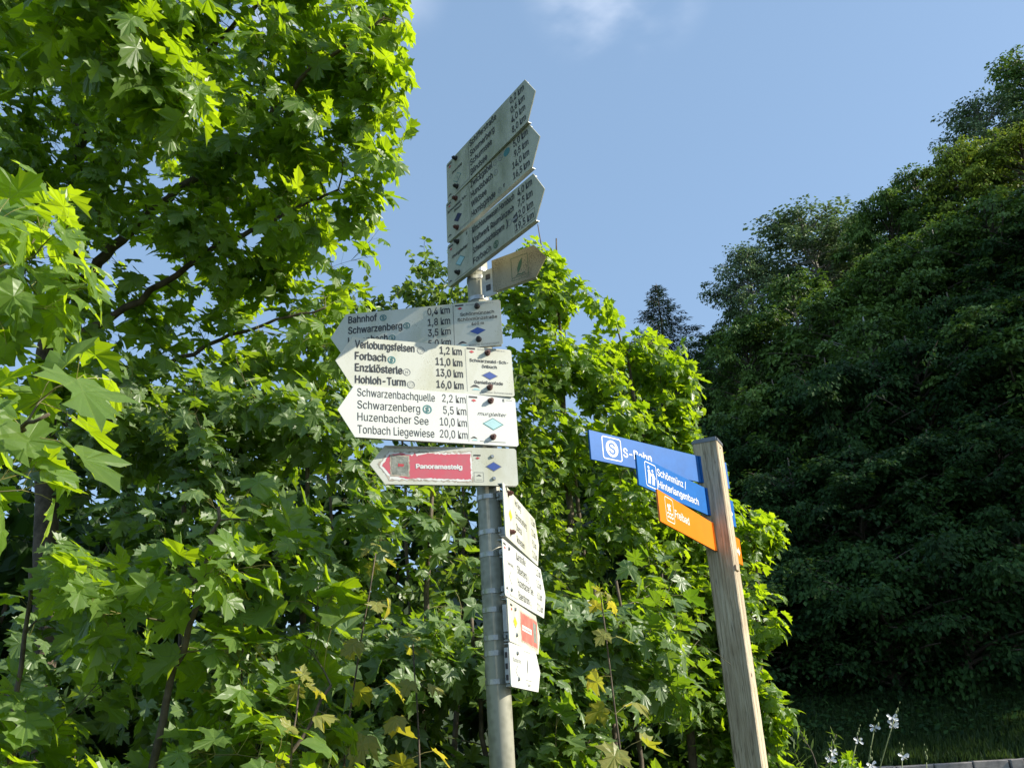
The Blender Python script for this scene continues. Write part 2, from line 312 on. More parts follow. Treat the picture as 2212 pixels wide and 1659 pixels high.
# low stone wall at the foot of the bank
wall = empty('stone_wall', (13.0, WALL_Y, 0)); tag(wall, 'low grey stone wall edging the shaded grass bank', 'wall')
rr = random.Random(3)
for course, (z0, z1) in enumerate(((0.0, 0.34), (0.36, 0.67), (0.69, WALL_TOP))):
    x = -3.0 + rr.uniform(0, 0.3)
    while x < 19:
        w = rr.choice((0.24, 0.34, 0.42, 0.55, 0.66)) * rr.uniform(0.9, 1.1) * (1.0 if course == 2 else 1.3)
        bm = bmesh.new(); j = lambda: rr.uniform(-0.012, 0.012)
        box(bm, 0.012, w - 0.012, -0.02 + j() * 2, 0.26, 0, z1 - z0 + j())
        for v in bm.verts: v.co.x += j(); v.co.z += j() * 0.7
        bmesh.ops.bevel(bm, geom=list(bm.edges), offset=0.014, segments=1, affect='EDGES')
        o = bm_obj('stone', bm, M_STONE, wall); o.location = (x - 13.0, 0, z0); x += w
bm = bmesh.new(); box(bm, -16.1, 6.1, 0.05, 0.24, 0, WALL_TOP - 0.04); bm_obj('mortar_core', bm, plain('dark_mortar', (0.09, 0.085, 0.075), 0.9, noise=0.3), wall)

# ------------------------------------------------------------------ leaves
def norway_outline():
    h = [(0.07, -0.09), (0.26, -0.13), (0.33, -0.01), (0.52, 0.02), (0.46, 0.13), (0.53, 0.22), (0.68, 0.39), (0.47, 0.40), (0.36, 0.38), (0.235, 0.41), (0.28, 0.56), (0.38, 0.68), (0.21, 0.70), (0.20, 0.83), (0.085, 0.84), (0.0, 1.04)]
    return [(0.0, 0.0)] + h + [(-x, y) for x, y in reversed(h[:-1])]
def leaf_variant(droop, fold, curl, twist, pet, rng, scale=1.0, rough=0.0):
    """unit leaf: stalk from the origin along +y, blade hanging from its end. returns V,F,mi,luv"""
    out = np.array(norway_outline()); n = len(out)
    out = out + rng.normal(0, 0.022, out.shape); out[0] = 0
    pts = np.concatenate([out, [[0, 0.26]]]); x, y = pts[:, 0], pts[:, 1]
    r2 = x * x + (y - 0.2) ** 2
    z = fold * np.abs(x) - curl * r2 + twist * x * y + 0.07 * np.sin(np.arctan2(x, y + 0.12) * 7 + fold * 9) * np.sqrt(r2)
    z[-1] = -0.02
    c, s = math.cos(-droop), math.sin(-droop)
    B = np.stack([x, c * y - s * z, s * y + c * z], -1)
    base = np.array([0, pet, 0.08 * pet])
    F = np.array([[n, i, (i + 1) % n] for i in range(n)])
    F = F[:, [0, 2, 1]]
    pp = np.array([[0, 0, 0], [0.01, pet * 0.55, 0.10 * pet], [0, pet, 0.08 * pet]])
    PV, PF = tube_np(pp, 0.009, 3, cap=False)
    V = np.concatenate([B + base, PV]) * scale
    luv = np.zeros((len(V), 3)); luv[:n + 1, :2] = pts
    return V, np.concatenate([F, PF + n + 1]), np.concatenate([np.zeros(n, int), np.ones(len(PF), int)]), luv
vr = np.random.default_rng(5)
MAPLE = [leaf_variant(d, f, c, t, p, vr) for d, f, c, t, p in ((0.5, 0.10, 0.15, 0.1, 0.7), (0.9, 0.22, 0.25, -0.2, 0.9), (1.2, -0.12, 0.18, 0.15, 0.8), (0.25, 0.28, 0.10, -0.1, 0.6), (0.75, -0.25, 0.3, 0.25, 1.0), (1.35, 0.15, 0.35, -0.25, 0.85), (0.6, 0.35, 0.05, 0.3, 0.7), (1.0, -0.05, 0.40, 0.0, 0.9), (1.5, 0.45, 0.5, 0.1, 0.75), (0.4, -0.35, 0.45, -0.35, 0.95), (1.1, 0.3, -0.25, 0.3, 0.8), (0.85, 0.5, 0.3, 0.2, 1.0))]
def small_variant(droop, fold):
    y = np.array([0, 0.25, 0.6, 1.0, 0.6, 0.25]); x = np.array([0, 0.30, 0.30, 0, -0.30, -0.30]) * 1.1
    z = fold * np.abs(x) - 0.2 * y * y
    c, s = math.cos(-droop), math.sin(-droop)
    V = np.stack([x, c * y - s * z + 0.15, s * y + c * z], -1)
    return V, np.array([[0, 3, 4], [0, 4, 5], [0, 2, 3], [0, 1, 2]]), np.zeros(4, int), np.zeros((6, 3))
SMALL = [small_variant(d, f) for d, f in ((0.4, 0.3), (0.9, 0.15), (0.1, 0.4), (1.3, 0.2))]

def leaf_mats(pos, ydir, up, size):
    """4x4 matrices (n,3,4): columns x,y,z,pos"""
    y = ydir / (np.linalg.norm(ydir, axis=1)[:, None] + 1e-9)
    x = np.cross(y, up); x /= np.linalg.norm(x, axis=1)[:, None] + 1e-9
    z = np.cross(x, y)
    A = np.stack([x, y, z], -1) * size[:, None, None]
    return A
def leaves_mesh(name, variants, vid, pos, A, tint, mats):
    Vs, Fs, Ms, Ls, Ts, o = [], [], [], [], [], 0
    for k, (V, F, mi, luv) in enumerate(variants):
        s = np.where(vid == k)[0]
        if not len(s): continue
        W = np.einsum('nij,vj->nvi', A[s], V) + pos[s][:, None]
        Vs.append(W.reshape(-1, 3)); Fs.append((F[None] + (np.arange(len(s)) * len(V))[:, None, None] + o).reshape(-1, 3))
        Ms.append(np.tile(mi, len(s))); Ls.append(np.tile(luv, (len(s), 1))); Ts.append(np.repeat(tint[s], len(V))); o += len(s) * len(V)
    return mesh_np(name, np.concatenate(Vs), np.concatenate(Fs), mats, np.concatenate(Ms), {'luv': ('FLOAT_VECTOR', np.concatenate(Ls)), 'tint': ('FLOAT', np.concatenate(Ts))})
_leafcache = {}
def single_leaf_mesh(kind, variants, k, tq, mats):
    key = (kind, k, tq, id(variants))
    if key not in _leafcache:
        V, F, mi, luv = variants[k]
        _leafcache[key] = mesh_np(kind, V, F, mats, mi, {'luv': ('FLOAT_VECTOR', luv), 'tint': ('FLOAT', np.full(len(V), tq / 4))})
    return _leafcache[key]

SUNH = np.array(SUN)
class Plant:
    """a woody plant grown as a skeleton towards points in the volume of its crown, with leaves on its twigs"""
    def __init__(s, seed): s.rng = np.random.default_rng(seed); s.N = []; s.Rr = []; s.limbs = []; s.tw = []; s.L = []
    def limb(s, pts, r0, r1, sub=8, wob=0.02):
        pts = np.array(pts, float); t = np.linspace(0, len(pts) - 1, (len(pts) - 1) * sub + 1)
        # Catmull-Rom through the points
        P = np.concatenate([[2 * pts[0] - pts[1]], pts, [2 * pts[-1] - pts[-2]]]); i = np.minimum(t.astype(int), len(pts) - 2); f = (t - i)[:, None]
        a, b, c, d = P[i], P[i + 1], P[i + 2], P[i + 3]
        Q = 0.5 * (2 * b + (c - a) * f + (2 * a - 5 * b + 4 * c - d) * f ** 2 + (3 * b - a - 3 * c + d) * f ** 3)
        Q[1:-1] += s.rng.normal(0, wob, Q[1:-1].shape) * 0.4
        rad = np.linspace(r0, r1, len(Q)); s.limbs.append((Q, rad))
        for q, r in zip(Q, rad): s.N.append(q); s.Rr.append(r)
        return Q
    def grow(s, blobs, n, spacing=0.07, size=(0.09, 0.135), start=0.3, lift=0.15, rmax=0.009, leafy=True, jitter=0.35, maxlen=1.3, clump=0.75):
        rng = s.rng; w = np.array([b[1][0] * b[1][1] * b[1][2] for b in blobs]) ** 0.8; w /= w.sum()
        tg = []
        ph = rng.uniform(0, 6, 3)
        for _ in range(n * 12):
            if len(tg) >= n: break
            k = rng.choice(len(blobs), p=w); c, rd = blobs[k]; d = rng.normal(size=3); d /= np.linalg.norm(d)
            t = np.array(c) + d * np.array(rd) * rng.uniform(0.15, 1) ** 0.55
            q = t * 2 * math.pi / clump     # twigs gather in sprays with gaps between
            if math.sin(q[0] + ph[0] + 0.7 * math.sin(q[2])) + math.sin(q[2] * 1.1 + ph[1]) + math.sin(q[1] * 0.9 + ph[2]) * 0.7 > (-0.25 if clump < 5 else -9): tg.append(t)
        tg = np.array(tg); N = np.array(s.N); best = np.array([np.min(np.linalg.norm(N - t, axis=1)) for t in tg])
        for t in tg[np.argsort(best)]:
            N = np.array(s.N); dv = t - N; dist = np.linalg.norm(dv, axis=1) - 0.25 * dv[:, 2].clip(-0.5, 0.5); i = int(np.argmin(dist)); b = N[i]; L = np.linalg.norm(t - b)
            if L < 0.05: continue
            k = max(3, int(L / spacing)); f = np.linspace(0, 1, k + 1)[:, None]
            up = np.array([0, 0, lift * L]); mid = (b + t) / 2 + up * 0.6 + rng.normal(0, 0.06 * L, 3)
            Q = (1 - f) ** 2 * b + 2 * f * (1 - f) * mid + f ** 2 * t
            r0 = min(s.Rr[i] * 0.7, 0.0035 + 0.006 * L, rmax); rad = np.linspace(r0, 0.0016, k + 1); s.tw.append((Q, rad))
            for q, r in zip(Q[2::2], rad[2::2]): s.N.append(q); s.Rr.append(r)
            if not leafy: continue
            dirn = (Q[-1] - Q[0]) / L
            lf0 = int(start * k) if L < 0.8 else int(max(start, 1 - 0.55 / L) * k)
            for q in range(lf0, k + 1):
                side = np.cross(dirn, [0, 0, 1]); side /= np.linalg.norm(side) + 1e-6
                if q % 2: side = np.cross(dirn, side)
                for sg in (-1, 1):
                    if rng.random() < 0.12: continue
                    yd = side * sg * 0.9 + dirn * 0.6 + SUNH * 0.30 + np.array([0, 0, 0.05]) + rng.normal(0, jitter, 3)
                    s.L.append((Q[q], yd, rng.uniform(*size) * (0.75 if q > k - 2 else 1)))
                if q == k: s.L.append((Q[q], dirn + rng.normal(0, 0.3, 3), rng.uniform(*size) * 0.7))
    def build(s, name, label, cat, base, group=None, leafmat=None, variants=None, leafname='leaf', nparts=300, tint=(0.1, 0.9), upj=0.35, bark=None, twig=None, limbname='branch', lean=1.0):
        leafmat = leafmat or M_MAPLE; variants = variants or MAPLE; bark = bark or M_BARK; twig = twig or M_TWIG
        e = empty(name, base); tag(e, label, cat, group); base = np.array(base, float)
        for k, (Q, rad) in enumerate(s.limbs):
            V, F = tube_np(Q - base, rad, 8 if rad[0] > 0.02 else 6)
            o = obj('trunk' if k == 0 else limbname, mesh_np('trunk' if k == 0 else limbname, V, F, [bark], smooth=True), e)
        if s.tw:
            V, F = join_np([tube_np(Q[::2] if len(Q) > 6 else Q, rad[::2] if len(Q) > 6 else rad, 4, cap=False) for Q, rad in s.tw]); tag(obj('twigs', mesh_np('twigs', V - base, F, [twig], smooth=True), e), kind='stuff')
        s.L = [t for t in s.L if not (t[0][1] < 6.05 and t[0][0] / t[0][1] > 0.168 and cat != 'plant' and t[0][2] > 1.0)]
        if not s.L: return e
        rng = s.rng; n = len(s.L); pos = np.array([a for a, _, _ in s.L]); yd = np.array([b for _, b, _ in s.L]); sz = np.array([c for _, _, c in s.L])
        up = np.array([0, 0, 0.75]) + SUNH * 0.75 * lean + rng.normal(0, upj, (n, 3)); A = leaf_mats(pos, yd, up, sz)
        vid = rng.integers(0, len(variants), n); tn = rng.uniform(tint[0], tint[1], n)
        tip = pos + A[:, :, 1] * 1.0
        px, py, dz = project(tip); vis = (px > -40) & (px < 2252) & (py > -40) & (py < 1700) & (dz > 0.2)
        score = np.where(vis, sz / np.maximum(dz, 0.2), 0); order = np.argsort(-score)
        first = order[:nparts][score[order[:nparts]] > 0]; rest = np.setdiff1d(np.arange(n), first)
        mats = [leafmat, M_PETIOLE]
        for i in first:
            o = bpy.data.objects.new(leafname, single_leaf_mesh(leafname + '_' + leafmat.name, variants, int(vid[i]), int(round(tn[i] * 4)), mats))
            m = Matrix.Identity(4)
            for a in range(3):
                for b in range(3): m[a][b] = A[i, a, b]
                m[a][3] = pos[i, a] - base[a]
            link(o, e); o.matrix_local = m
        if len(rest): tag(obj('foliage', leaves_mesh('foliage', variants, vid[rest], pos[rest] - base, A[rest], tn[rest], mats), e), kind='stuff')
        print(name, 'leaves', n, 'twigs', len(s.tw))
        return e
# ------------------------------------------------------------------ near maples and shrubs
# the big maple on the left
P = Plant(21)
P.limb([(-2.75, 5.2, -0.1), (-2.76, 5.2, 2.0), (-2.92, 5.0, 4.05), (-2.85, 5.0, 4.75), (-2.91, 4.8, 6.1), (-2.9, 4.7, 7.4)], 0.085, 0.03)
P.limb([(-2.86, 5.0, 4.45), (-2.45, 4.8, 4.72), (-2.04, 4.6, 4.93), (-1.58, 4.4, 5.06), (-1.14, 4.1, 5.3), (-0.62, 3.9, 5.55)], 0.038, 0.008)
P.limb([(-2.9, 5.0, 4.10), (-2.47, 4.8, 4.15), (-1.85, 4.6, 4.43), (-1.30, 4.45, 4.62), (-0.95, 4.3, 4.66)], 0.030, 0.007)
P.limb([(-2.85, 5.0, 4.9), (-2.7, 4.6, 5.5), (-2.45, 4.3, 6.05), (-2.2, 4.0, 6.4), (-1.7, 3.8, 6.7)], 0.034, 0.010)
P.limb([(-2.9, 4.95, 5.3), (-2.2, 4.6, 5.7), (-1.5, 4.2, 6.0), (-0.9, 3.9, 6.3)], 0.026, 0.008)
P.limb([(-2.8, 5.1, 3.6), (-2.3, 4.9, 3.75), (-1.7, 4.8, 4.0), (-1.1, 4.7, 4.1)], 0.022, 0.006)
P.limb([(-2.9, 4.95, 5.0), (-3.3, 4.3, 5.6), (-3.2, 3.7, 6.0)], 0.022, 0.008)
P.limb([(-2.45, 4.3, 6.05), (-1.95, 3.5, 5.2), (-1.65, 3.0, 4.75)], 0.014, 0.005)
P.grow([((-2.6, 4.6, 5.6), (1.0, 0.9, 0.9)), ((-1.7, 4.3, 5.3), (0.9, 0.7, 0.75)), ((-1.1, 4.1, 5.2), (0.55, 0.6, 0.62)), ((-2.3, 4.7, 4.5), (1.0, 0.7, 0.5)),
        ((-1.35, 4.5, 4.5), (0.75, 0.5, 0.38)), ((-3.3, 4.2, 5.0), (0.6, 0.9, 1.0)), ((-1.6, 4.0, 6.2), (1.0, 0.6, 0.6)), ((-0.95, 4.0, 5.75), (0.42, 0.45, 0.35)), ((-0.72, 4.0, 5.45), (0.32, 0.35, 0.38)), ((-1.35, 4.95, 4.35), (0.6, 0.45, 0.35)), ((-0.85, 4.1, 4.95), (0.35, 0.4, 0.5)), ((-1.5, 4.5, 4.8), (0.6, 0.5, 0.45)),
        ((-2.4, 5.0, 3.8), (1.1, 0.6, 0.55)), ((-1.3, 5.0, 3.95), (0.7, 0.5, 0.35))], 760, size=(0.075, 0.155), clump=0.55)
P.grow([((-1.55, 2.9, 4.55), (0.35, 0.3, 0.3)), ((-1.35, 3.0, 4.3), (0.22, 0.2, 0.18)), ((-2.0, 3.0, 4.9), (0.4, 0.3, 0.4))], 60, size=(0.12, 0.17))
P.build('maple_tree', 'large maple with long dark limbs spreading over the whole upper left', 'tree', (-2.75, 5.2, 0))

# sapling hanging into the left edge with the biggest leaves
P = Plant(31)
P.limb([(-1.5, 2.2, 0), (-1.5, 2.1, 1.2), (-1.42, 2.0, 2.1), (-1.45, 2.0, 2.8), (-1.5, 2.1, 3.4)], 0.022, 0.008)
P.limb([(-1.42, 2.0, 2.0), (-1.2, 1.85, 2.25), (-0.98, 1.72, 2.3)], 0.010, 0.004)
P.grow([((-1.35, 2.0, 2.85), (0.22, 0.25, 0.2)), ((-1.05, 1.75, 2.35), (0.16, 0.14, 0.12)), ((-1.45, 2.1, 2.45), (0.25, 0.25, 0.25)), ((-1.5, 2.2, 3.1), (0.2, 0.25, 0.2))], 34, size=(0.10, 0.15), start=0.5, maxlen=0.6)
P.L.append((np.array((-1.00, 1.68, 2.30)), np.array((0.45, -0.25, 0.05)), 0.165)); P.L.append((np.array((-0.98, 1.70, 2.24)), np.array((0.5, -0.1, -0.25)), 0.15))
P.build('maple_sapling', 'sunlit maple sapling at the left edge bearing the largest leaves', 'tree', (-1.5, 2.2, 0), tint=(0.5, 1.0))

# young maple thicket, lower left, close to the camera
P = Plant(41)
P.limb([(-1.25, 2.9, 0), (-1.2, 2.9, 1.3), (-1.05, 2.8, 2.0), (-0.95, 2.7, 2.35)], 0.02, 0.006)
P.limb([(-1.25, 2.9, 0.5), (-1.5, 2.8, 1.4), (-1.55, 2.75, 2.2)], 0.014, 0.006)
P.limb([(-1.2, 2.9, 0.8), (-0.85, 2.8, 1.4), (-0.6, 2.8, 1.8)], 0.012, 0.005)
P.grow([((-1.1, 2.8, 2.05), (0.45, 0.35, 0.35)), ((-1.35, 2.8, 1.6), (0.5, 0.4, 0.3)), ((-0.75, 2.8, 1.65), (0.35, 0.35, 0.28))], 110, size=(0.085, 0.14), start=0.35)
P.build('maple_sapling', 'maple sapling with broad leaves filling the lower left corner', 'tree', (-1.25, 2.9, 0))

# thicket of maples behind the signpost, left and middle
P = Plant(51)
for k, (x, y, h) in enumerate(((-1.9, 4.9, 3.7), (-1.2, 4.7, 3.4), (-0.6, 4.6, 2.9))):
    P.limb([(x, y, 0), (x + 0.05, y, h * 0.5), (x - 0.05 + 0.1 * k, y - 0.1, h)], 0.03, 0.01)
P.grow([((-1.9, 4.7, 3.3), (0.75, 0.6, 0.6)), ((-1.3, 4.5, 2.9), (0.8, 0.55, 0.6)), ((-0.8, 4.4, 2.2), (0.8, 0.5, 0.55)), ((-1.7, 4.4, 2.2), (0.9, 0.5, 0.6)), ((-1.2, 4.3, 1.6), (1.2, 0.5, 0.4))], 480, size=(0.08, 0.145))
P.build('maple_thicket', 'dense young maple thicket between the left edge and the steel pole', 'shrub', (-1.2, 4.7, 0), leafmat=M_COOL)
P = Plant(52)
for x, y, h in ((-0.25, 4.3, 2.2), (0.35, 4.5, 2.3), (0.5, 4.9, 2.4)):
    P.limb([(x, y, 0), (x + 0.05, y, h * 0.5), (x, y - 0.1, h)], 0.022, 0.008)
P.grow([((-0.2, 4.2, 1.75), (0.7, 0.45, 0.5)), ((0.45, 4.5, 2.0), (0.55, 0.45, 0.6)), ((0.55, 4.9, 2.0), (0.3, 0.4, 0.5)), ((0.1, 4.3, 1.45), (0.7, 0.4, 0.3))], 240, size=(0.085, 0.125))
P.build('maple_bush', 'low maple bush around the foot of the steel signpost', 'shrub', (0.3, 4.5, 0), leafmat=M_COOL)

# three young maples right of the pole
P = Plant(61)
P.limb([(0.35, 6.6, 0), (0.38, 6.6, 2.5), (0.40, 6.6, 4.2), (0.45, 6.5, 5.6)], 0.045, 0.006)
P.limb([(0.52, 6.8, 0), (0.50, 6.8, 2.4), (0.42, 6.7, 4.3), (0.30, 6.5, 5.75)], 0.03, 0.004)
P.grow([((0.42, 6.5, 4.6), (0.42, 0.4, 0.75)), ((0.35, 6.5, 3.9), (0.75, 0.55, 0.6)), ((0.4, 6.4, 3.0), (0.85, 0.6, 0.7)), ((0.3, 6.1, 2.2), (0.7, 0.6, 0.6)), ((0.33, 6.5, 5.3), (0.16, 0.2, 0.35)), ((0.2, 6.5, 4.95), (0.38, 0.35, 0.45)), ((0.72, 6.7, 4.75), (0.3, 0.3, 0.35))], 480, size=(0.075, 0.12), lift=0.3)
P.build('young_maple', 'tall young maple rising behind the signpost with its tip against the sky', 'tree', (0.35, 6.6, 0), tint=(0.05, 0.9))
P = Plant(62)
P.limb([(1.15, 7.0, 0), (1.15, 7.0, 2.5), (1.05, 6.9, 4.0), (0.93, 6.8, 4.95)], 0.04, 0.006)
P.limb([(1.15, 7.0, 2.2), (1.25, 6.9, 3.6), (1.25, 6.8, 4.75)], 0.02, 0.005)
P.grow([((0.95, 6.9, 4.40), (0.42, 0.45, 0.5)), ((1.25, 7.0, 4.25), (0.38, 0.4, 0.6)), ((1.2, 7.0, 3.4), (0.64, 0.45, 0.6)), ((1.25, 7.0, 2.5), (0.65, 0.5, 0.7)), ((1.2, 7.0, 1.6), (0.6, 0.5, 0.5))], 430, size=(0.075, 0.12), lift=0.3)
P.build('young_maple', 'young maple with two bright tops in front of the distant spruce', 'tree', (1.15, 7.0, 0), tint=(0.0, 0.85))
P = Plant(63)
P.limb([(1.75, 7.3, 0), (1.8, 7.3, 1.8), (1.9, 7.25, 2.8), (1.95, 7.3, 3.35)], 0.025, 0.004)
P.grow([((1.78, 7.3, 3.05), (0.32, 0.35, 0.42)), ((1.66, 7.2, 2.4), (0.36, 0.4, 0.5)), ((1.58, 7.1, 1.75), (0.36, 0.4, 0.5)), ((1.95, 7.3, 3.4), (0.16, 0.2, 0.22)), ((1.92, 7.3, 3.2), (0.24, 0.25, 0.28)), ((2.0, 6.9, 1.25), (0.4, 0.3, 0.14))], 300, size=(0.09, 0.13), lift=0.3)
P.build('young_maple', 'shorter young maple showing on both sides of the wooden post', 'tree', (1.75, 7.3, 0), tint=(0.1, 0.9))

# small-leaved hazel shrub behind the boards
P = Plant(71)
for x, y, h in ((-0.9, 6.4, 4.4), (-0.4, 6.2, 4.8), (0.0, 6.0, 3.6), (-1.5, 6.4, 4.3), (-0.2, 5.6, 2.6)):
    P.limb([(-0.6 + 0.2 * x, 6.2, 0), (x * 0.8 - 0.1, y, h * 0.55), (x, y, h)], 0.025, 0.006)
HZ = [((-0.6, 6.0, 4.6), (0.65, 0.6, 0.42)), ((-0.3, 5.9, 3.9), (0.6, 0.6, 0.6)), ((-1.3, 6.1, 4.1), (0.8, 0.6, 0.5)), ((-0.3, 5.7, 3.0), (0.65, 0.6, 0.6)), ((-0.5, 5.5, 2.2), (0.8, 0.5, 0.6)), ((0.2, 5.6, 2.6), (0.4, 0.4, 0.7))]
HZ += [((-0.6, 6.0, 4.95), (0.5, 0.5, 0.3)), ((-0.95, 6.0, 4.75), (0.4, 0.4, 0.3)), ((-1.3, 6.0, 4.55), (0.5, 0.5, 0.35))]
P.grow(HZ, 820, spacing=0.05, size=(0.055, 0.08), start=0.15, jitter=0.5)
P.build('hazel_shrub', 'tall small-leaved shrub directly behind the white arrow boards', 'shrub', (-0.6, 6.2, 0), leafmat=M_SMALL, variants=SMALL, upj=0.6)

# dense shrubs further back that close the gaps
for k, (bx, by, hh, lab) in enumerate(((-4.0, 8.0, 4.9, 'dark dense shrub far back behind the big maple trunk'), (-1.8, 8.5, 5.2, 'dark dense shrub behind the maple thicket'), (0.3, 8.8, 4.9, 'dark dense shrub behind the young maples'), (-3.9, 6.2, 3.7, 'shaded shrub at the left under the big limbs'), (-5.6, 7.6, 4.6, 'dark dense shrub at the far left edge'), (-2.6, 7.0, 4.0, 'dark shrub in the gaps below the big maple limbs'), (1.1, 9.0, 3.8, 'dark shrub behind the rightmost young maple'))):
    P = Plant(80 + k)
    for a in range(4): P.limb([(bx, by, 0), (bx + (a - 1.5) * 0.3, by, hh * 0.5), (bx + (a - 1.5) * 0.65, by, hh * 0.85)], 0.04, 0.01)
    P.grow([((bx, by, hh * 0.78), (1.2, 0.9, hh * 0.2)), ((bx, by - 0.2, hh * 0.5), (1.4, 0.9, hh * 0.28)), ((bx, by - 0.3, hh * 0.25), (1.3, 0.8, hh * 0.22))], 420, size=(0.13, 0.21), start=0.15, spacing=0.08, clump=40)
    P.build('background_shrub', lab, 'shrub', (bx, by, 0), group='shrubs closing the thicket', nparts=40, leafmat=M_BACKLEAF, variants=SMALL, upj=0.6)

# shoots with fresh yellow leaves
def shoot(seed, base, top, nl, sz, label):
    P = Plant(seed); base = np.array(base, float); top = np.array(top, float)
    Q = P.limb([base, (base + top) / 2 + P.rng.normal(0, 0.03, 3), top], 0.006, 0.0025, sub=5, wob=0.005)
    for k in range(nl):
        f = 1 - (k // 2) * 0.11 - 0.02; q = base + (top - base) * max(f, 0.35); an = k * 1.57 + 0.4 + (k // 2) * 1.1
        P.L.append((q, np.array([math.cos(an), math.sin(an), 0.15 - 0.1 * (k // 2 == 0)]) + P.rng.normal(0, 0.15, 3), sz * (0.55 + 0.15 * min(k // 2, 4))))
    for k in range(4): P.L.append((top, P.rng.normal(0, 0.5, 3) + np.array([0, -0.2, 0.5]), sz * 0.4))
    return P.build('maple_shoot', label, 'shoot', tuple(base), 'maple shoots with fresh yellow leaves', leafmat=M_YELLOW, tint=(0.0, 1.0), limbname='stem')
for a in ((91, (0.35, 3.6, 0.9), (0.30, 3.5, 2.12), 16, 0.10, 'upright maple shoot with orange-yellow leaves right of the steel pole'),
          (92, (-0.60, 3.3, 0.9), (-0.55, 3.3, 2.30), 16, 0.10, 'tall maple shoot with yellow leaves below the pink board'),
          (93, (-0.42, 3.2, 0.9), (-0.40, 3.2, 1.95), 15, 0.092, 'maple shoot with yellow star leaves left of the steel pole, low down'),
          (94, (-0.98, 3.0, 0.9), (-0.93, 2.95, 2.08), 15, 0.092, 'yellow-leaved maple shoot standing in the lower left thicket'),
          (95, (-0.70, 2.7, 0.9), (-0.66, 2.65, 1.80), 15, 0.092, 'short yellow maple shoot near the bottom edge')): shoot(*a)

# ------------------------------------------------------------------ wood on the hillside
def broadleaf(seed, h=10.0, w=7.0, nb=80, leaf=0.17, lo=0.12, leaves=30, narrow=1.0):
    """crown mesh and trunk mesh of a broadleaved tree, origin at the foot"""
    rng = np.random.default_rng(seed); tubes = []; pos = []; yd = []; sz = []
    ax = np.stack([rng.normal(0, 0.15, 7).cumsum() * 0.6, rng.normal(0, 0.15, 7).cumsum() * 0.6, np.linspace(0, h * 0.93, 7)], -1); ax[0, :2] = 0
    trunk = tube_np(ax, np.linspace(0.17, 0.03, 7), 8)
    for b in range(nb):
        f = lo + (1 - lo) * (b + rng.random()) / nb; z = f * h; a = b * 2.4 + rng.normal(0, 0.4)
        prof = math.sin(min(1, (f - lo) / (1 - lo) * 0.86 + 0.16) * math.pi) ** 0.6 * rng.uniform(0.65, 1.12)
        L = w / 2 * prof * narrow; root = np.array([np.interp(z * 0.9, ax[:, 2], ax[:, 0]), np.interp(z * 0.9, ax[:, 2], ax[:, 1]), z * 0.86])
        out = np.array([math.cos(a), math.sin(a), 0]); tip = root + out * L + np.array([0, 0, h * 0.05 + 0.22 * L * (0.3 + f)])
        mid = (root + tip) / 2 + np.array([0, 0, 0.12 * L])
        t = np.linspace(0, 1, 6)[:, None]; Q = (1 - t) ** 2 * root + 2 * t * (1 - t) * mid + t ** 2 * tip
        tubes.append(tube_np(Q, np.linspace(0.05, 0.012, 6) * (0.6 + L / 4), 4, cap=False))
        ns = int((4 + L * 2.6) * rng.choice((0.35, 0.9, 1.2, 1.35)))
        for q in range(ns):
            g = rng.uniform(0.35, 1.0); c = (1 - g) ** 2 * root + 2 * g * (1 - g) * mid + g * g * tip
            d = out * 0.7 + rng.normal(0, 0.55, 3); d[2] *= 0.5; d /= np.linalg.norm(d); sl = rng.uniform(0.45, 1.05)
            side = np.cross(d, [0, 0, 1]); side /= np.linalg.norm(side)
            n = leaves; u = rng.random(n); v = rng.normal(0, 0.32, n) * (1.15 - u * 0.6)
            P_ = c + d * (u * sl)[:, None] + side * (v * sl)[:, None] + np.stack([rng.normal(0, 0.03, n), rng.normal(0, 0.03, n), rng.normal(0, 0.06, n) - 0.28 * sl * u * u - 0.1 * abs(v)], -1)
            pos.append(P_); yd.append(d + side * np.sign(v)[:, None] * 0.8 + rng.normal(0, 0.35, (n, 3)) + np.array([0, 0, -0.25])); sz.append(rng.uniform(0.7, 1.2, n) * leaf)
    pos, yd, sz = np.concatenate(pos), np.concatenate(yd), np.concatenate(sz); n = len(pos)
    A = leaf_mats(pos, yd, np.array([0, 0, 1.0]) + rng.normal(0, 0.35, (n, 3)), sz)
    DI = []
    for dr, fo in ((0.3, 0.3), (0.8, 0.2)):
        V = np.array([[0, 0, 0], [0.33, 0.45, fo * 0.3], [0, 1, 0], [-0.33, 0.45, fo * 0.3]]); c, s = math.cos(-dr), math.sin(-dr)
        V = np.stack([V[:, 0], c * V[:, 1] - s * V[:, 2], s * V[:, 1] + c * V[:, 2]], -1); DI.append((V, np.array([[0, 1, 2], [0, 2, 3]]), np.zeros(2, int), np.zeros((4, 3))))
    tint = np.clip(0.5 + 0.35 * np.sin(pos[:, 0] * 1.3 + seed) * np.cos(pos[:, 2] * 1.1) + rng.normal(0, 0.2, n), 0, 1)
    return dict(h=h, trunk=trunk, tubes=join_np(tubes), leaves=(DI, rng.integers(0, 2, n), pos, A, tint))
PROTO = {}
def proto(key, leafmat, bark, **kw):
    d = broadleaf(**kw)
    PROTO[key] = (d['h'], mesh_np('trunk', *d['trunk'], [bark], smooth=True), mesh_np('branches', *d['tubes'], [bark], smooth=True), leaves_mesh('crown', *d['leaves'], [leafmat]))
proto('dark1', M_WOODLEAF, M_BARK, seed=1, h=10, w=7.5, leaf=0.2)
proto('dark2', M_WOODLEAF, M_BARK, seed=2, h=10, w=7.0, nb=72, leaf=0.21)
proto('dark3', M_WOODLEAF, M_BARK, seed=3, h=10, w=8.5, nb=84, leaf=0.22)
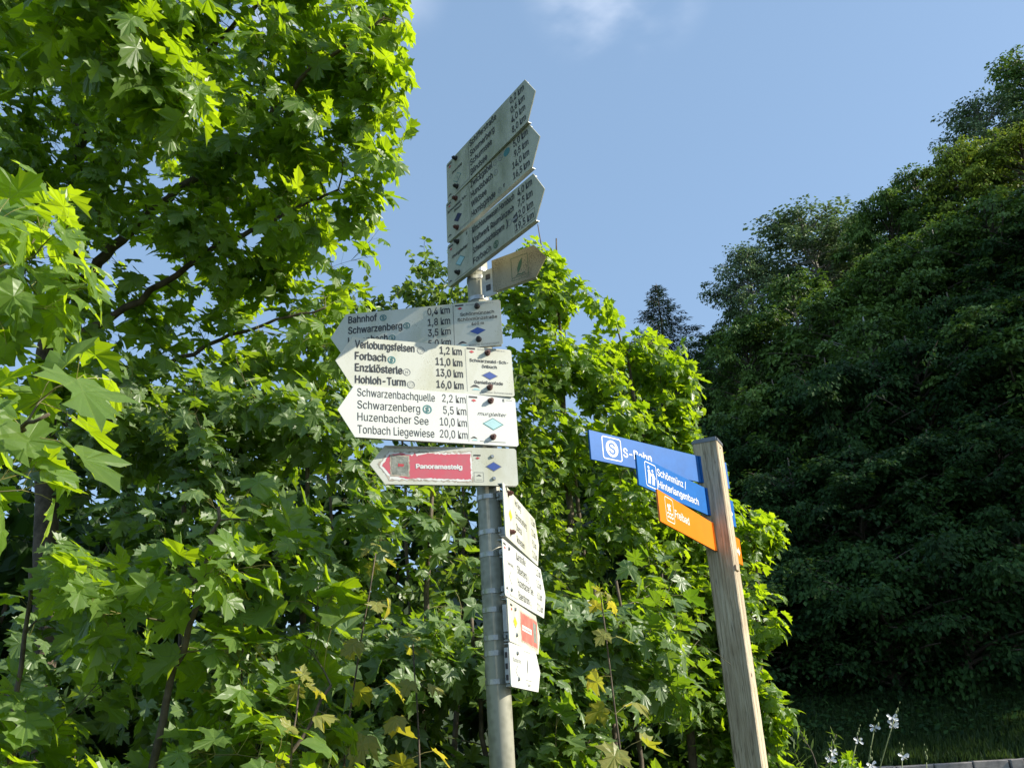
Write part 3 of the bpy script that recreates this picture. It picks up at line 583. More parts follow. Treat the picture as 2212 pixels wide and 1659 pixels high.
proto('pale', M_PALELEAF, M_PALEBARK, seed=4, h=10, w=5.5, leaf=0.18, leaves=26, nb=70, lo=0.25)
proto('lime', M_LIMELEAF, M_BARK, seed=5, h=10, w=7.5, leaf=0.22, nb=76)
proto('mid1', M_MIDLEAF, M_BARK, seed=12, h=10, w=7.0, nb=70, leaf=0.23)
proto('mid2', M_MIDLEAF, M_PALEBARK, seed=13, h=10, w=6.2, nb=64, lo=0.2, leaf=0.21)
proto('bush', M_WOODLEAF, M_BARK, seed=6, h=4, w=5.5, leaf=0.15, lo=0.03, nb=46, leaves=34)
def wood_tree(kind, x, y, ztop, width, label, cat='tree', rot=0.0, group='trees of the hillside wood', name='broadleaf_tree'):
    h0, mt, mb, mc = PROTO[kind]; z = float(ground_h(x, y)) - 0.15; s = max((ztop - z) / h0, 0.3)
    w0 = {'dark1': 7.5, 'dark2': 7, 'dark3': 8.5, 'pale': 5.5, 'lime': 7.5, 'mid1': 7.0, 'mid2': 6.2, 'bush': 5.5}[kind]; sx = width / w0
    e = empty(name, (x, y, z)); e.rotation_euler.z = rot; e.scale = (sx, sx, s); tag(e, label, cat, group)
    obj('trunk', mt, e); tag(obj('branches', mb, e), kind='stuff'); tag(obj('crown', mc, e), kind='stuff')
    return e
def at(px, py, y):
    """a point of the hillside crest, given as bearing and height seen from the path, at y metres ahead"""
    v = -CZ + CX * ((px - 1106) / 1898) - CY * ((py - 829.5) / 1898); return (v.x / v.y * y, y, v.z / v.y * y + 1.6)
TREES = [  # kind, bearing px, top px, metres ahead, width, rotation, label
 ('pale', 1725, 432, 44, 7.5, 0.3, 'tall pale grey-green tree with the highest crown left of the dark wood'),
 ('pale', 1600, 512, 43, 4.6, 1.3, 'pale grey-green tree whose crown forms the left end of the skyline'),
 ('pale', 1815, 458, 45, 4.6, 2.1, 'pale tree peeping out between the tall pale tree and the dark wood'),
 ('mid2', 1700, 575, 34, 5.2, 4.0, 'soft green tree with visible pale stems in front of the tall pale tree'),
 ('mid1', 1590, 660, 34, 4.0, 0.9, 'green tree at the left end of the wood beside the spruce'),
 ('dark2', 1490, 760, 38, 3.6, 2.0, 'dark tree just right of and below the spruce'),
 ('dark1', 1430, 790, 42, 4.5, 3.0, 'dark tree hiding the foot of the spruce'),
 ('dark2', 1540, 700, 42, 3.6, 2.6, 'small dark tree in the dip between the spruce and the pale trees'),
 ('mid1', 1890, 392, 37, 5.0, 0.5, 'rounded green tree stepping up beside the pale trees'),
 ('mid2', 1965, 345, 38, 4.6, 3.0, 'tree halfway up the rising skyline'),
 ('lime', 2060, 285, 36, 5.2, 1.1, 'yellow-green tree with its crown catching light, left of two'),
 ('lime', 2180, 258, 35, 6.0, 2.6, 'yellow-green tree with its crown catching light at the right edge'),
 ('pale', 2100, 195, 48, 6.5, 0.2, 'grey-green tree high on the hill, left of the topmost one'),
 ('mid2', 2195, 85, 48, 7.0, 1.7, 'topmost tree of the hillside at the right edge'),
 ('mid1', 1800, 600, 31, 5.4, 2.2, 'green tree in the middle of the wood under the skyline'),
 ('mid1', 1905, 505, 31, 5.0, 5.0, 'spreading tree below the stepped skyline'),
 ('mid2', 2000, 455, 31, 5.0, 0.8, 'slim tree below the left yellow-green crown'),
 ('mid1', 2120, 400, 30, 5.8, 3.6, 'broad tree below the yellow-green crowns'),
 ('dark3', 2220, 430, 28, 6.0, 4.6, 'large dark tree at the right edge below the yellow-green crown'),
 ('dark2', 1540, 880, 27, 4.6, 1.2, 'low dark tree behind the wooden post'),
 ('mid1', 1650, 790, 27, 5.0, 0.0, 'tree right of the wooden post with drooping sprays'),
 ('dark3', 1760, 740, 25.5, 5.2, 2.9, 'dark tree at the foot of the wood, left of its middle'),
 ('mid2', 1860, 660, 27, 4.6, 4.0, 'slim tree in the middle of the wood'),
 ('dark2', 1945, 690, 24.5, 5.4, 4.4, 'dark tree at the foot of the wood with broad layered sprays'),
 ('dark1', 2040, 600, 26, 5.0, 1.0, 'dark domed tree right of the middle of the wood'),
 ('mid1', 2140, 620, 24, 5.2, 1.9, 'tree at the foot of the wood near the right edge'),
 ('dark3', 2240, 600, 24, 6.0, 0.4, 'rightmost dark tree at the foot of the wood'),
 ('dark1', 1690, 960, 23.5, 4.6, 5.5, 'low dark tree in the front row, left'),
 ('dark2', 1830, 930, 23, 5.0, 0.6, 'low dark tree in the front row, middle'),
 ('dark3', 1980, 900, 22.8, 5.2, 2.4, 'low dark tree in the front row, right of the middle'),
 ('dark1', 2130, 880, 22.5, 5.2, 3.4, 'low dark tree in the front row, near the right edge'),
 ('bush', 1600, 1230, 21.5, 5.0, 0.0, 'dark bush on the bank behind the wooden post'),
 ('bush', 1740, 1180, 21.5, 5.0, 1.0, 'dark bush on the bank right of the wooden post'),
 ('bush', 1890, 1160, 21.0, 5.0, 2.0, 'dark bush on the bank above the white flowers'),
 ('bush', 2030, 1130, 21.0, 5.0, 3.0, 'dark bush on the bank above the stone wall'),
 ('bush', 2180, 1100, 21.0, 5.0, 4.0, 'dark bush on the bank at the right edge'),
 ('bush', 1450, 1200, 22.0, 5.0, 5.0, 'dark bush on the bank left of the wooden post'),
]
for kd, px, py, yy, wd, rot, lab in TREES:
    x, y, zt = at(px, py, yy)
    e = wood_tree(kd, x, y, zt, wd, lab, cat='bush' if kd == 'bush' else 'tree', rot=rot, group='bushes along the bank' if kd == 'bush' else 'trees of the hillside wood', name='woodland_bush' if kd == 'bush' else 'broadleaf_tree')
    print(kd, px, 'x %.1f y %.1f base %.1f top %.1f height %.1f' % (x, y, e.location.z, zt, zt - e.location.z))
# unseen trees added past the right edge to cast shade on the slope
for k, (x, y, h) in enumerate(((27, 24, 11), (33, 27, 11), (30, 18, 10), (38, 20, 11), (24, 19, 9), (44, 24, 10))):
    wood_tree(('dark1', 'dark2', 'dark3')[k % 3], x, y, float(ground_h(x, y)) + h, 8.5, 'unseen dark tree added beyond the right edge to shade the slope', rot=k * 1.3, group='unseen shade trees beyond the right edge')

# spruce
def spruce(h=16.0, seed=9):
    rng = np.random.default_rng(seed); tubes = []; pos = []; yd = []; sz = []
    nb = 150
    for b in range(nb):
        f = 0.12 + 0.87 * (b / nb); z = f * h; a = b * 2.4 + rng.normal(0, 0.3); L = (1 - f) ** 0.85 * h * 0.42 * rng.uniform(0.7, 1.15) + 0.12
        root = np.array([0, 0, z]); out = np.array([math.cos(a), math.sin(a), 0]); tip = root + out * L + np.array([0, 0, -0.22 * L + 0.1]); mid = (root + tip) / 2 + np.array([0, 0, -0.10 * L])
        t = np.linspace(0, 1, 5)[:, None]; Q = (1 - t) ** 2 * root + 2 * t * (1 - t) * mid + t ** 2 * tip; tubes.append(tube_np(Q, np.linspace(0.035, 0.01, 5), 3, cap=False))
        n = int(16 + L * 34); g = rng.uniform(0.08, 1, n)[:, None]; c = (1 - g) ** 2 * root + 2 * g * (1 - g) * mid + g * g * tip
        side = np.cross(out, [0, 0, 1]); sg = rng.choice((-1, 1), n)[:, None]; wv = rng.uniform(0, 0.28, n)[:, None] * L * (1.1 - g)
        pos.append(c + side * sg * wv + np.stack([np.zeros(n), np.zeros(n), -rng.uniform(0, 0.30, n)], -1)); yd.append(out * 0.7 + side * sg * 0.7 + rng.normal(0, 0.3, (n, 3)) + np.array([0, 0, -0.4])); sz.append(rng.uniform(0.2, 0.42, n))
    pos, yd, sz = np.concatenate(pos), np.concatenate(yd), np.concatenate(sz); n = len(pos)
    A = leaf_mats(pos, yd, np.array([0, 0, 1.0]) + rng.normal(0, 0.5, (n, 3)), sz)
    V = np.array([[0, 0, 0], [0.12, 0.4, 0], [0, 1, 0.05], [-0.12, 0.4, 0]]); D = [(V, np.array([[0, 1, 2], [0, 2, 3]]), np.zeros(2, int), np.zeros((4, 3)))]
    return (mesh_np('trunk', *tube_np(np.array([[0, 0, 0], [0, 0, h * 0.5], [0, 0, h]]), np.array([0.2, 0.12, 0.02]), 8), [M_BARK], smooth=True),
            mesh_np('branches', *join_np(tubes), [M_BARK]), leaves_mesh('crown', D, np.zeros(n, int), pos, A, rng.random(n), [M_NEEDLE]))
x, y, zt = at(1417, 612, 50); z = float(ground_h(x, y)) - 0.2; st, sb, scn = spruce()
e = empty('spruce_tree', (x, y, z)); k_ = (zt - z) / 16.0; e.scale = (0.75, 0.75, k_); tag(e, 'dark pointed spruce standing alone against the sky left of the wood', 'tree')
obj('trunk', st, e); tag(obj('branches', sb, e), kind='stuff'); tag(obj('crown', scn, e), kind='stuff')
print('spruce', x, y, z, zt)

# leafy ground cover and grass on the bank
def scatter(name, n, xr, yr, size, m, leafy, seed, cond=None):
    rng = np.random.default_rng(seed); X = rng.uniform(*xr, n); Y = rng.uniform(*yr, n)
    if cond is not None: k = cond(X, Y); X, Y = X[k], Y[k]
    n = len(X); pos = np.stack([X, Y, ground_h(X, Y)], -1); pos[:, 2] += rng.uniform(0, 0.28 if leafy else 0.0, n)
    yd = rng.normal(0, 1, (n, 3)); yd[:, 2] = rng.uniform(-0.2, 0.5, n) if leafy else rng.uniform(1.5, 3, n)
    A = leaf_mats(pos, yd, rng.normal(0, 0.4, (n, 3)) + np.array([0, -0.3, 1.0]), rng.uniform(0.6, 1.2, n) * size)
    V = np.array([[0, 0, 0], [0.35, 0.45, 0.08], [0, 1, 0], [-0.35, 0.45, 0.08]]) if leafy else np.array([[-0.05, 0, 0], [0.05, 0, 0], [0.03, 0.6, 0.05], [0, 1, 0.22]])
    D = [(V, np.array([[0, 1, 2], [0, 2, 3]]), np.zeros(2, int), np.zeros((4, 3)))]
    return tag(obj(name, leaves_mesh(name, D, np.zeros(n, int), pos, A, rng.random(n), [m])), kind='stuff')
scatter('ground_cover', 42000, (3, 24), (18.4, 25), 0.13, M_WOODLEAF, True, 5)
scatter('grass', 52000, (2, 20), (WALL_Y + 0.3, 20.5), 0.26, M_GRASS, False, 6)
scatter('grass', 26000, (-5, 8), (1.5, 12), 0.22, M_GRASS, False, 7)

# ------------------------------------------------------------------ steel signpost
PX, PY = -0.0924, 2.8221; LX, LY = -0.00713, 0.00077           # foot line and lean per metre above eye height
def pole_at(z): return Vector((PX + LX * (z - 1.6), PY + LY * (z - 1.6), z))
PR = 0.038
post_axis = Matrix.Translation(pole_at(0)) @ Vector((LX, LY, 1)).to_track_quat('Z', 'Y').to_matrix().to_4x4()
pole = empty('steel_signpost', matrix=post_axis); tag(pole, 'round galvanised steel pole carrying the white arrow boards', 'signpost')
bm = bmesh.new(); bmesh.ops.create_cone(bm, cap_ends=True, segments=40, radius1=PR, radius2=PR, depth=3.66, matrix=Matrix.Translation((0, 0, 1.83)))
bm_obj('pole', bm, M_GALV, pole, smooth=False).data.polygons.foreach_set('use_smooth', [True] * 42)
bm = bmesh.new(); bmesh.ops.create_cone(bm, cap_ends=True, segments=40, radius1=PR + 0.003, radius2=PR + 0.002, depth=0.03, matrix=Matrix.Translation((0, 0, 3.66)))
bm_obj('pole_cap', bm, M_RUBBER, pole)
bm = bmesh.new(); a0 = -1.75
pts = [((PR + 0.0012) * math.cos(a0 + t * 0.16), (PR + 0.0012) * math.sin(a0 + t * 0.16)) for t in range(4)]
for k in range(3):
    (xa, ya), (xb, yb) = pts[k], pts[k + 1]; bm.faces.new([bm.verts.new((xa, ya, 1.80)), bm.verts.new((xb, yb, 1.80)), bm.verts.new((xb, yb, 1.822)), bm.verts.new((xa, ya, 1.822))])
bm_obj('sticker', bm, M_BLUEPRINT, pole)

def load_font():
    try:
        p = os.path.join(bpy.utils.system_resource('DATAFILES'), 'fonts', 'Inter.woff2')
        return bpy.data.fonts.load(p)
    except Exception: return None
FONT = load_font()
def text_mesh(body, weight=0.0, shear=0.0):
    cu = bpy.data.curves.new('text', 'FONT'); cu.body = body; cu.size = 1; cu.offset = weight; cu.shear = shear; cu.resolution_u = 3
    if FONT: cu.font = FONT
    o = bpy.data.objects.new('text', cu); COL.objects.link(o); dg = bpy.context.evaluated_depsgraph_get()
    me = bpy.data.meshes.new_from_object(o.evaluated_get(dg)); bpy.data.objects.remove(o); bpy.data.curves.remove(cu); return me
_h = text_mesh('H'); CAP = max(v.co.y for v in _h.vertices)
_ref = text_mesh('km'); _w0 = max(v.co.x for v in _ref.vertices)
def write(parent, body, x, y, cap, width=None, align='l', m=None, weight=0.012, z=0.0008, name='lettering', shear=0.0):
    """flat print: x from the left edge, y baseline below the top edge (metres on the board)"""
    me = text_mesh(body, 0.0, shear)
    if weight > 0:      # bolder strokes: shifted copies, each a hair above the last
        V0 = np.array([v.co[:] for v in me.vertices]); F0 = [tuple(p.vertices) for p in me.polygons]; n0_ = len(V0); Vs, Fs = [], []
        for k, (dx, dy) in enumerate(((0, 0), (weight, 0), (-weight, 0), (0, weight * 0.7), (0, -weight * 0.7))):
            W_ = V0.copy(); W_[:, 0] += dx * 1.6; W_[:, 1] += dy * 1.6; W_[:, 2] = 0.0001 * k; Vs += W_.tolist(); Fs += [tuple(i + k * n0_ for i in f) for f in F0]
        me = bpy.data.meshes.new('text'); me.from_pydata(Vs, [], Fs)
    xs = [v.co.x for v in me.vertices]; s = cap / CAP; x0, x1 = min(xs), max(xs)
    sx = s if width is None else width / (x1 - x0); w = (x1 - x0) * sx
    ox = {'l': x, 'r': x - w, 'c': x - w / 2}[align]
    for v in me.vertices: v.co = ((v.co.x - x0) * sx + ox, v.co.y * s - y, z + v.co.z)
    me.materials.clear(); me.materials.append(m or M_BLACK); me.name = name
    return obj(name, me, parent)
def flat(parent, name, polys, m, z=0.0007):
    """filled flat shapes, each a list of (x, y below top)"""
    bm = bmesh.new()
    for P_ in polys:
        f = bm.faces.new([bm.verts.new((x, -y, z)) for x, y in P_])
        f.normal_update()
        if f.normal.z < 0: f.normal_flip()
    bmesh.ops.triangulate(bm, faces=list(bm.faces))
    return bm_obj(name, bm, m, parent)
def disc(cx, cy, r, n=24, r2=None): return [(cx + r * math.cos(k * 2 * math.pi / n), cy + (r2 or r) * math.sin(k * 2 * math.pi / n)) for k in range(n)]
def ringp(cx, cy, r1, r2, n=24): return [[(cx + a * math.cos(t), cy + a * math.sin(t)) for a, t in ((r1, t0), (r2, t0), (r2, t1), (r1, t1))] for t0, t1 in ((k * 2 * math.pi / n, (k + 1) * 2 * math.pi / n) for k in range(n))]
def rect(x0, x1, y0, y1): return [(x0, y0), (x1, y0), (x1, y1), (x0, y1)]
def frame(x0, x1, y0, y1, t): return [rect(x0, x1, y0, y0 + t), rect(x0, x1, y1 - t, y1), rect(x0, x0 + t, y0 + t, y1 - t), rect(x1 - t, x1, y0 + t, y1 - t)]
def s_logo(p, x, y, r, m=None): flat(p, 'train_symbol', ringp(x, y, r, r * 0.72), m or M_TEAL); write(p, 'S', x, y + r * 0.5, r * 1.0, r * 0.8, 'c', m or M_TEAL, 0.03, name='train_symbol')
def sun_logo(p, x, y, r): flat(p, 'viewpoint_symbol', ringp(x, y, r, r * 0.86) + [[(x + a * math.cos(t + b), y + a * math.sin(t + b)) for a, b in ((r * 0.25, 0.1), (r * 0.7, 0.06), (r * 0.7, -0.06), (r * 0.25, -0.1))] for t in (k * math.pi / 4 for k in range(8))], M_GREYPRINT)
def h_logo(p, x, y, r, ch='H'): flat(p, 'bus_symbol', ringp(x, y, r, r * 0.86), M_GREYPRINT); (ch != ' ') and write(p, ch, x, y + r * 0.4, r * 0.8, None, 'c', M_GREYPRINT, 0.0, name='bus_symbol')
def diamond(p, x, y, w, h, m, rim=None, hollow=False):
    D = lambda a, b, z: [(x - a, y), (x, y - b), (x + a, y), (x, y + b)]
    if rim: flat(p, 'trail_diamond', [D(w / 2, h / 2, 0)], rim, 0.0006)
    flat(p, 'trail_diamond', [D(w / 2 * 0.86, h / 2 * 0.86, 0)], m, 0.0009)
def eye_logo(p, x, y, w, teal=True):
    n = 10; up = [(x - w / 2 + w * k / n, y - w * 0.32 * math.sin(math.pi * k / n)) for k in range(n + 1)]; lo = [(x + w / 2 - w * k / n, y - w * 0.10 * math.sin(math.pi * k / n)) for k in range(1, n)]
    flat(p, 'wave_emblem', [up + lo], M_BLACK)
    if teal: flat(p, 'wave_emblem', [[(x - w * 0.3 + w * 0.8 * k / n, y + w * 0.22 - w * 0.2 * math.sin(math.pi * k / n)) for k in range(n + 1)] + [(x + w * 0.4 - w * 0.6 * k / n, y + w * 0.24) for k in range(n + 1)]], M_PALETEAL)
def club_mark(p, x, y, s=1.0):
    flat(p, 'club_emblem', [rect(x, x + 0.030 * s, y, y + 0.006 * s)], M_BLACK); diamond(p, x + 0.017 * s, y + 0.015 * s, 0.022 * s, 0.012 * s, M_REDPRINT)
def fine(p, x0, x1, y, cap, body): write(p, body, x0, y, cap, x1 - x0, 'l', M_GREYPRINT, 0.0, name='small_print')

def arrow_outline(W, H, s, left, c=0.006):
    """board outline, origin top left, y down negative, counter-clockwise"""
    if left: P_ = [(0, -H / 2), (s, -H), (W - c, -H), (W, -H + c), (W, -c), (W - c, 0), (s, 0)]
    else: P_ = [(c, -H), (W - s, -H), (W, -H / 2), (W - s, 0), (c, 0), (0, -c), (0, -H + c)]
    return P_
SPEC = {
'T1':((-0.208, 2.8524, 3.7174),(0.5619, -0.8271, -0.0109),(0.0016, -0.0121, 0.9999),0.6082,0.1758,0.0816,0.0670),
'T2':((-0.2147, 2.8652, 3.5444),(0.5794, -0.815, -0.0084),(0.0005, -0.0099, 1.0),0.6082,0.1758,0.0980,0.0643),
'T3':((-0.214, 2.8645, 3.3561),(0.5834, -0.8115, -0.033),(0.0149, -0.0299, 0.9994),0.6082,0.1758,0.1004,0.0646),
'T4':((-0.191, 2.8008, 3.1955),(0.8617, -0.5074, 0.0025),(-0.0036, -0.0013, 1.0),0.3849,0.1257,0.0640,0.0636),
'F1':((-0.6314, 2.794, 3.0525),(0.9975, -0.0699, 0.0082),(-0.0081, 0.0008, 1.0),0.6082,0.1758,0.5252,0.0661),
'F2':((-0.5657, 2.578, 2.8667),(0.936, 0.3515, 0.018),(-0.018, -0.0033, 0.9998),0.6082,0.1758,0.5198,0.0662),
'F3':((-0.5509, 2.5589, 2.6894),(0.9177, 0.3966, 0.0203),(-0.02, -0.0048, 0.9998),0.6082,0.1758,0.5173,0.0636),
'F4':((-0.4633, 2.6513, 2.5099),(0.9613, 0.2753, 0.0079),(-0.0084, 0.0004, 1.0),0.4828,0.1281,0.3974,0.0645),
'R1':((-0.0482, 2.7347, 2.388),(0.1894, 0.9819, 0.0043),(-0.0078, -0.0029, 1.0),0.6082,0.1758,0.0766,0.0656),
'R2':((-0.0579, 2.7077, 2.2005),(0.2238, 0.9746, -0.0083),(-0.0051, 0.0097, 0.9999),0.6082,0.1758,0.1041,0.0635),
'R3':((-0.0517, 2.7171, 2.0196),(0.2047, 0.9788, -0.0097),(-0.005, 0.011, 0.9999),0.4828,0.1281,0.0949,0.0643),
'R4':((-0.0527, 2.7154, 1.8886),(0.2386, 0.9711, -0.0075),(-0.0051, 0.009, 0.9999),0.3849,0.1257,0.0944,0.0660),
'B1':((0.4486, 5.0363, 3.3469),(0.7594, 0.6506, 0.0004),(0.002, -0.003, 1.0),1.33,0.1868,1.1455,-0.0139),
'B2':((0.701, 4.9177, 3.1393),(0.574, 0.8186, -0.0201),(0.0157, 0.0136, 0.9998),1.40,0.1868,1.0594,-0.0221),
'B3':((0.7839, 4.8231, 2.8984),(0.4794, 0.8775, -0.0147),(0.012, 0.0102, 0.9999),1.60,0.1868,1.0920,-0.0203)}
def board_frame(k):
    O, X, Y, *_ = SPEC[k]; X = Vector(X).normalized(); Z = X.cross(Vector(Y)).normalized(); Y = Z.cross(X); m = Matrix.Identity(4)
    for i, a in enumerate((X, Y, Z)):
        for j in range(3): m[j][i] = a[j]
    m.translation = Vector(O); return m
def hiking_board(k, label, plate_mat, bolts='dark', x0=0.0, bracket=True, tip=None, bolt_pos=None):
    O, X, Y, W, H, u0, off = SPEC[k]; left = k[0] == 'F'; e = empty('arrow_sign', matrix=board_frame(k)); tag(e, label, 'sign', 'white hiking arrow boards')
    s = tip or (0.0544 if H > 0.15 else 0.048); bm = bmesh.new(); P_ = [(max(x, x0), y) for x, y in arrow_outline(W, H, s, left)]
    prism(bm, P_, -0.003, 0.0); board = bm_obj('board', bm, plate_mat, e)
    # folded stiffening edge behind the board
    bm = bmesh.new(); t = 0.002; E_ = (0.006 + x0, W - s - 0.004) if not left else (s + 0.004, W - 0.006)
    box(bm, E_[0], E_[1], -0.004, -0.0015, -0.018, -0.0032); box(bm, E_[0], E_[1], -H + 0.0015, -H + 0.004, -0.018, -0.0032)
    bm_obj('stiffening_edge', bm, M_BRACKET, e)
    if bolts:
        for bx, by in (bolt_pos or ((u0 if left else 0.076, 0.019), (u0 if left else 0.078, H - 0.028))):
            bm = bmesh.new()
            if bolts == 'flat': bmesh.ops.create_cone(bm, cap_ends=True, segments=10, radius1=0.007, radius2=0.005, depth=0.005, matrix=Matrix.Translation((bx, -by, 0.0025)))
            else:
                bmesh.ops.create_cone(bm, cap_ends=True, segments=16, radius1=0.0105, radius2=0.0105, depth=0.002, matrix=Matrix.Translation((bx, -by, 0.001)))
                bmesh.ops.create_cone(bm, cap_ends=True, segments=16, radius1=0.0085, radius2=0.0075, depth=0.012, matrix=Matrix.Translation((bx, -by, 0.008)))
                bmesh.ops.create_cone(bm, cap_ends=True, segments=10, radius1=0.0042, radius2=0.0038, depth=0.005, matrix=Matrix.Translation((bx, -by, 0.0160)))
            bm_obj('bolt', bm, {'dark': M_RUBBER, 'rust': M_RUSTBOLT, 'flat': M_BAND}[bolts], e)
    if bracket:
        # two steel bands round the pole and a channel bracket to each
        inv = e.matrix_world.inverted()
        for fz in (0.17, 0.83):
            hit = e.matrix_world @ Vector((u0, -H * fz, 0)); c = inv @ pole_at(hit.z); ax = (inv.to_3x3() @ Vector((LX, LY, 1))).normalized()
            bm = bmesh.new(); n = 32; rb = PR + 0.0022; hb = 0.0075
            q = ax.to_track_quat('Z', 'Y').to_matrix().to_4x4(); T_ = Matrix.Translation(c) @ q
            rings = [[bm.verts.new(T_ @ Vector((rr_ * math.cos(a), rr_ * math.sin(a), zz))) for a in (i * 2 * math.pi / n for i in range(n))] for rr_, zz in ((PR + 0.0004, -hb), (rb, -hb), (rb, hb), (PR + 0.0004, hb))]
            for i in range(4):
                for j in range(n): bm.faces.new((rings[i][j], rings[i][(j + 1) % n], rings[(i + 1) % 4][(j + 1) % n], rings[(i + 1) % 4][j]))
            bm_obj('clamp_band', bm, M_BAND, e, smooth=False)
            
            if bracket == 'bands': continue
            bm = bmesh.new(); yb = c.y; zb = c.z + PR * 0.75; x_ = c.x
            box(bm, x_ - 0.022, x_ + 0.022, yb - 0.014, yb + 0.014, zb, -0.0032)
            box(bm, x_ - 0.034, x_ - 0.0225, yb - 0.006, yb + 0.006, zb + 0.004, zb + 0.012)
            bmesh.ops.bevel(bm, geom=list(bm.edges), offset=0.0015, segments=1, affect='EDGES'); bm_obj('bracket', bm, M_BRACKET, e)
    return board, W, H
YR = (0.036, 0.078, 0.119, 0.161)
def rows_right(e, names, dists, cap=0.026, dcap=0.026, w=0.011, x=0.178, xr=0.545):
    for r, n in enumerate(names):
        if n: write(e, n[0], x, YR[r] - (0.002 if r == 0 else 0), cap, n[1], weight=w, name='destination_text')
    for r, n in enumerate(dists): write(e, n[0], xr, YR[r], dcap, n[1], 'r', weight=w, name='distance_text')
# upper boards pointing towards the path
e, W, H = hiking_board('T1', 'topmost grey-white arrow board reading Schifferstraße 0,2 km', M_PLATE_GREY)
rows_right(e, (('Schifferstraße', 0.188), ('Sommerberg', 0.173), ('Schurmsee', 0.153), ('Blindsee', 0.117)), (('0,2 km', 0.088), ('0,6 km', 0.086), ('4,0 km', 0.086), ('8,0 km', 0.086)))
write(e, 'Seensteig', 0.080, 0.072, 0.011, 0.075, 'c', name='trail_name'); diamond(e, 0.080, 0.108, 0.060, 0.044, M_PLATE_GREY, M_TEAL); write(e, 'S', 0.080, 0.113, 0.010, None, 'c', M_TEAL)
club_mark(e, 0.008, 0.010, 1.1); eye_logo(e, 0.022, 0.158, 0.030, False); fine(e, 0.075, 0.165, 0.168, 0.006, 'Mittlerer Nordschwarzwald'); flat(e, 'dividing_line', [rect(0.169, 0.1705, 0.008, 0.168)], M_BLACK)
e, W, H = hiking_board('T2', 'second board from the top, stained, reading Zwickgabel 5,0 km', M_PLATE_GREY, bolts='rust')
rows_right(e, (('Zwickgabel', 0.148), ('Hundsbach', 0.147), ('Wildsee', 0.104), ('Hornisgrinde', 0.158)), (('5,0 km', 0.086), ('9,5 km', 0.084), ('14,0 km', 0.098), ('16,5 km', 0.098)))
h_logo(e, 0.345, 0.026, 0.012, 'X'); h_logo(e, 0.378, 0.026, 0.013); h_logo(e, 0.345, 0.068, 0.012, 'X'); flat(e, 'green_stain', [disc(0.418, 0.028, 0.020, 16, 0.015)], M_TEAL, 0.0006)
h_logo(e, 0.362, 0.152, 0.011, 'X'); write(e, 'r', 0.392, 0.156, 0.016, None, 'c', weight=0.03)
write(e, 'Schwarzwald-Sch-', 0.080, 0.052, 0.011, 0.140, 'c', name='trail_name'); write(e, 'önbuch', 0.085, 0.070, 0.011, 0.056, 'c', name='trail_name'); diamond(e, 0.084, 0.106, 0.066, 0.044, M_NAVY)
club_mark(e, 0.008, 0.010); eye_logo(e, 0.022, 0.158, 0.030, False); fine(e, 0.080, 0.160, 0.166, 0.006, 'im Schwarzwald'); flat(e, 'dividing_line', [rect(0.168, 0.1695, 0.012, 0.168)], M_BLACK)
e, W, H = hiking_board('T3', 'third board from the top reading Kirschbaumwasen Hornbach 4,0 km', M_PLATE_GREY)
rows_right(e, (('Kirschbaumwasen Hornbach', 0.264), ('Kraftwerk Raumünzach', 0.260), ('Schwarzenbachtalsperre', 0.200), ('Forbach', 0.116)), (('4,0 km', 0.084), ('7,5 km', 0.084), ('12,0 km', 0.100), ('19,5 km', 0.104)), cap=0.024)
write(e, ')', 0.394, 0.120, 0.028, None, 'c'); h_logo(e, 0.408, 0.110, 0.013, ' '); flat(e, 'bus_symbol', [disc(0.442, 0.112, 0.015)], M_BLACK); write(e, 'BUS', 0.442, 0.116, 0.008, 0.022, 'c', M_WHITEPRINT, z=0.0012)
s_logo(e, 0.324, 0.152, 0.015, M_GREENPRINT); flat(e, 'distance_frame', frame(0.437, 0.552, 0.127, 0.168, 0.0012), M_BLACK)
write(e, 'murgleiter', 0.089, 0.070, 0.013, 0.112, 'c', shear=0.2, name='trail_name'); diamond(e, 0.090, 0.104, 0.066, 0.044, M_PALETEAL, M_TEAL)
club_mark(e, 0.008, 0.010, 1.1); eye_logo(e, 0.020, 0.162, 0.026, False); flat(e, 'rule', [rect(0.05, 0.165, 0.168, 0.1695)], M_BLACK); flat(e, 'dividing_line', [rect(0.175, 0.1765, 0.008, 0.170)], M_BLACK); write(e, 'E', 0.135, 0.02, 0.010, weight=0.03)
e, W, H = hiking_board('T4', 'small mossy board with a framed feather, fourth from the top, pointing right', M_PLATE_MOSS, bolts=None, x0=0.166, tip=0.045, bracket='bands')
flat(e, 'picture_frame', frame(0.245, 0.313, 0.022, 0.112, 0.0014), M_GREENPRINT); flat(e, 'picture_frame', frame(0.245, 0.313, 0.100, 0.102, 0.0008), M_GREENPRINT)
FEATH = lambda x, y, s: [(x - 0.010 * s, y + 0.030 * s), (x - 0.012 * s, y + 0.008 * s), (x - 0.002 * s, y - 0.018 * s), (x + 0.012 * s, y - 0.034 * s), (x + 0.010 * s, y - 0.010 * s), (x + 0.002 * s, y + 0.014 * s)]
flat(e, 'feather_emblem', [FEATH(0.279, 0.062, 0.9)], M_GREENPRINT, 0.0009); flat(e, 'feather_emblem', [[(0.262, 0.094), (0.274, 0.090), (0.285, 0.093), (0.298, 0.089), (0.298, 0.092), (0.285, 0.097), (0.274, 0.094), (0.262, 0.097)]], M_GREENPRINT, 0.0009)
bm = bmesh.new(); box(bm, 0.098, 0.172, -0.100, -0.030, -0.040, -0.036); box(bm, 0.106, 0.164, -0.118, -0.010, -0.0345, -0.030); box(bm, 0.166, 0.172, -0.10, -0.03, -0.035, -0.0035); bm_obj('extension_bracket', bm, M_BRACKET, e.parent)
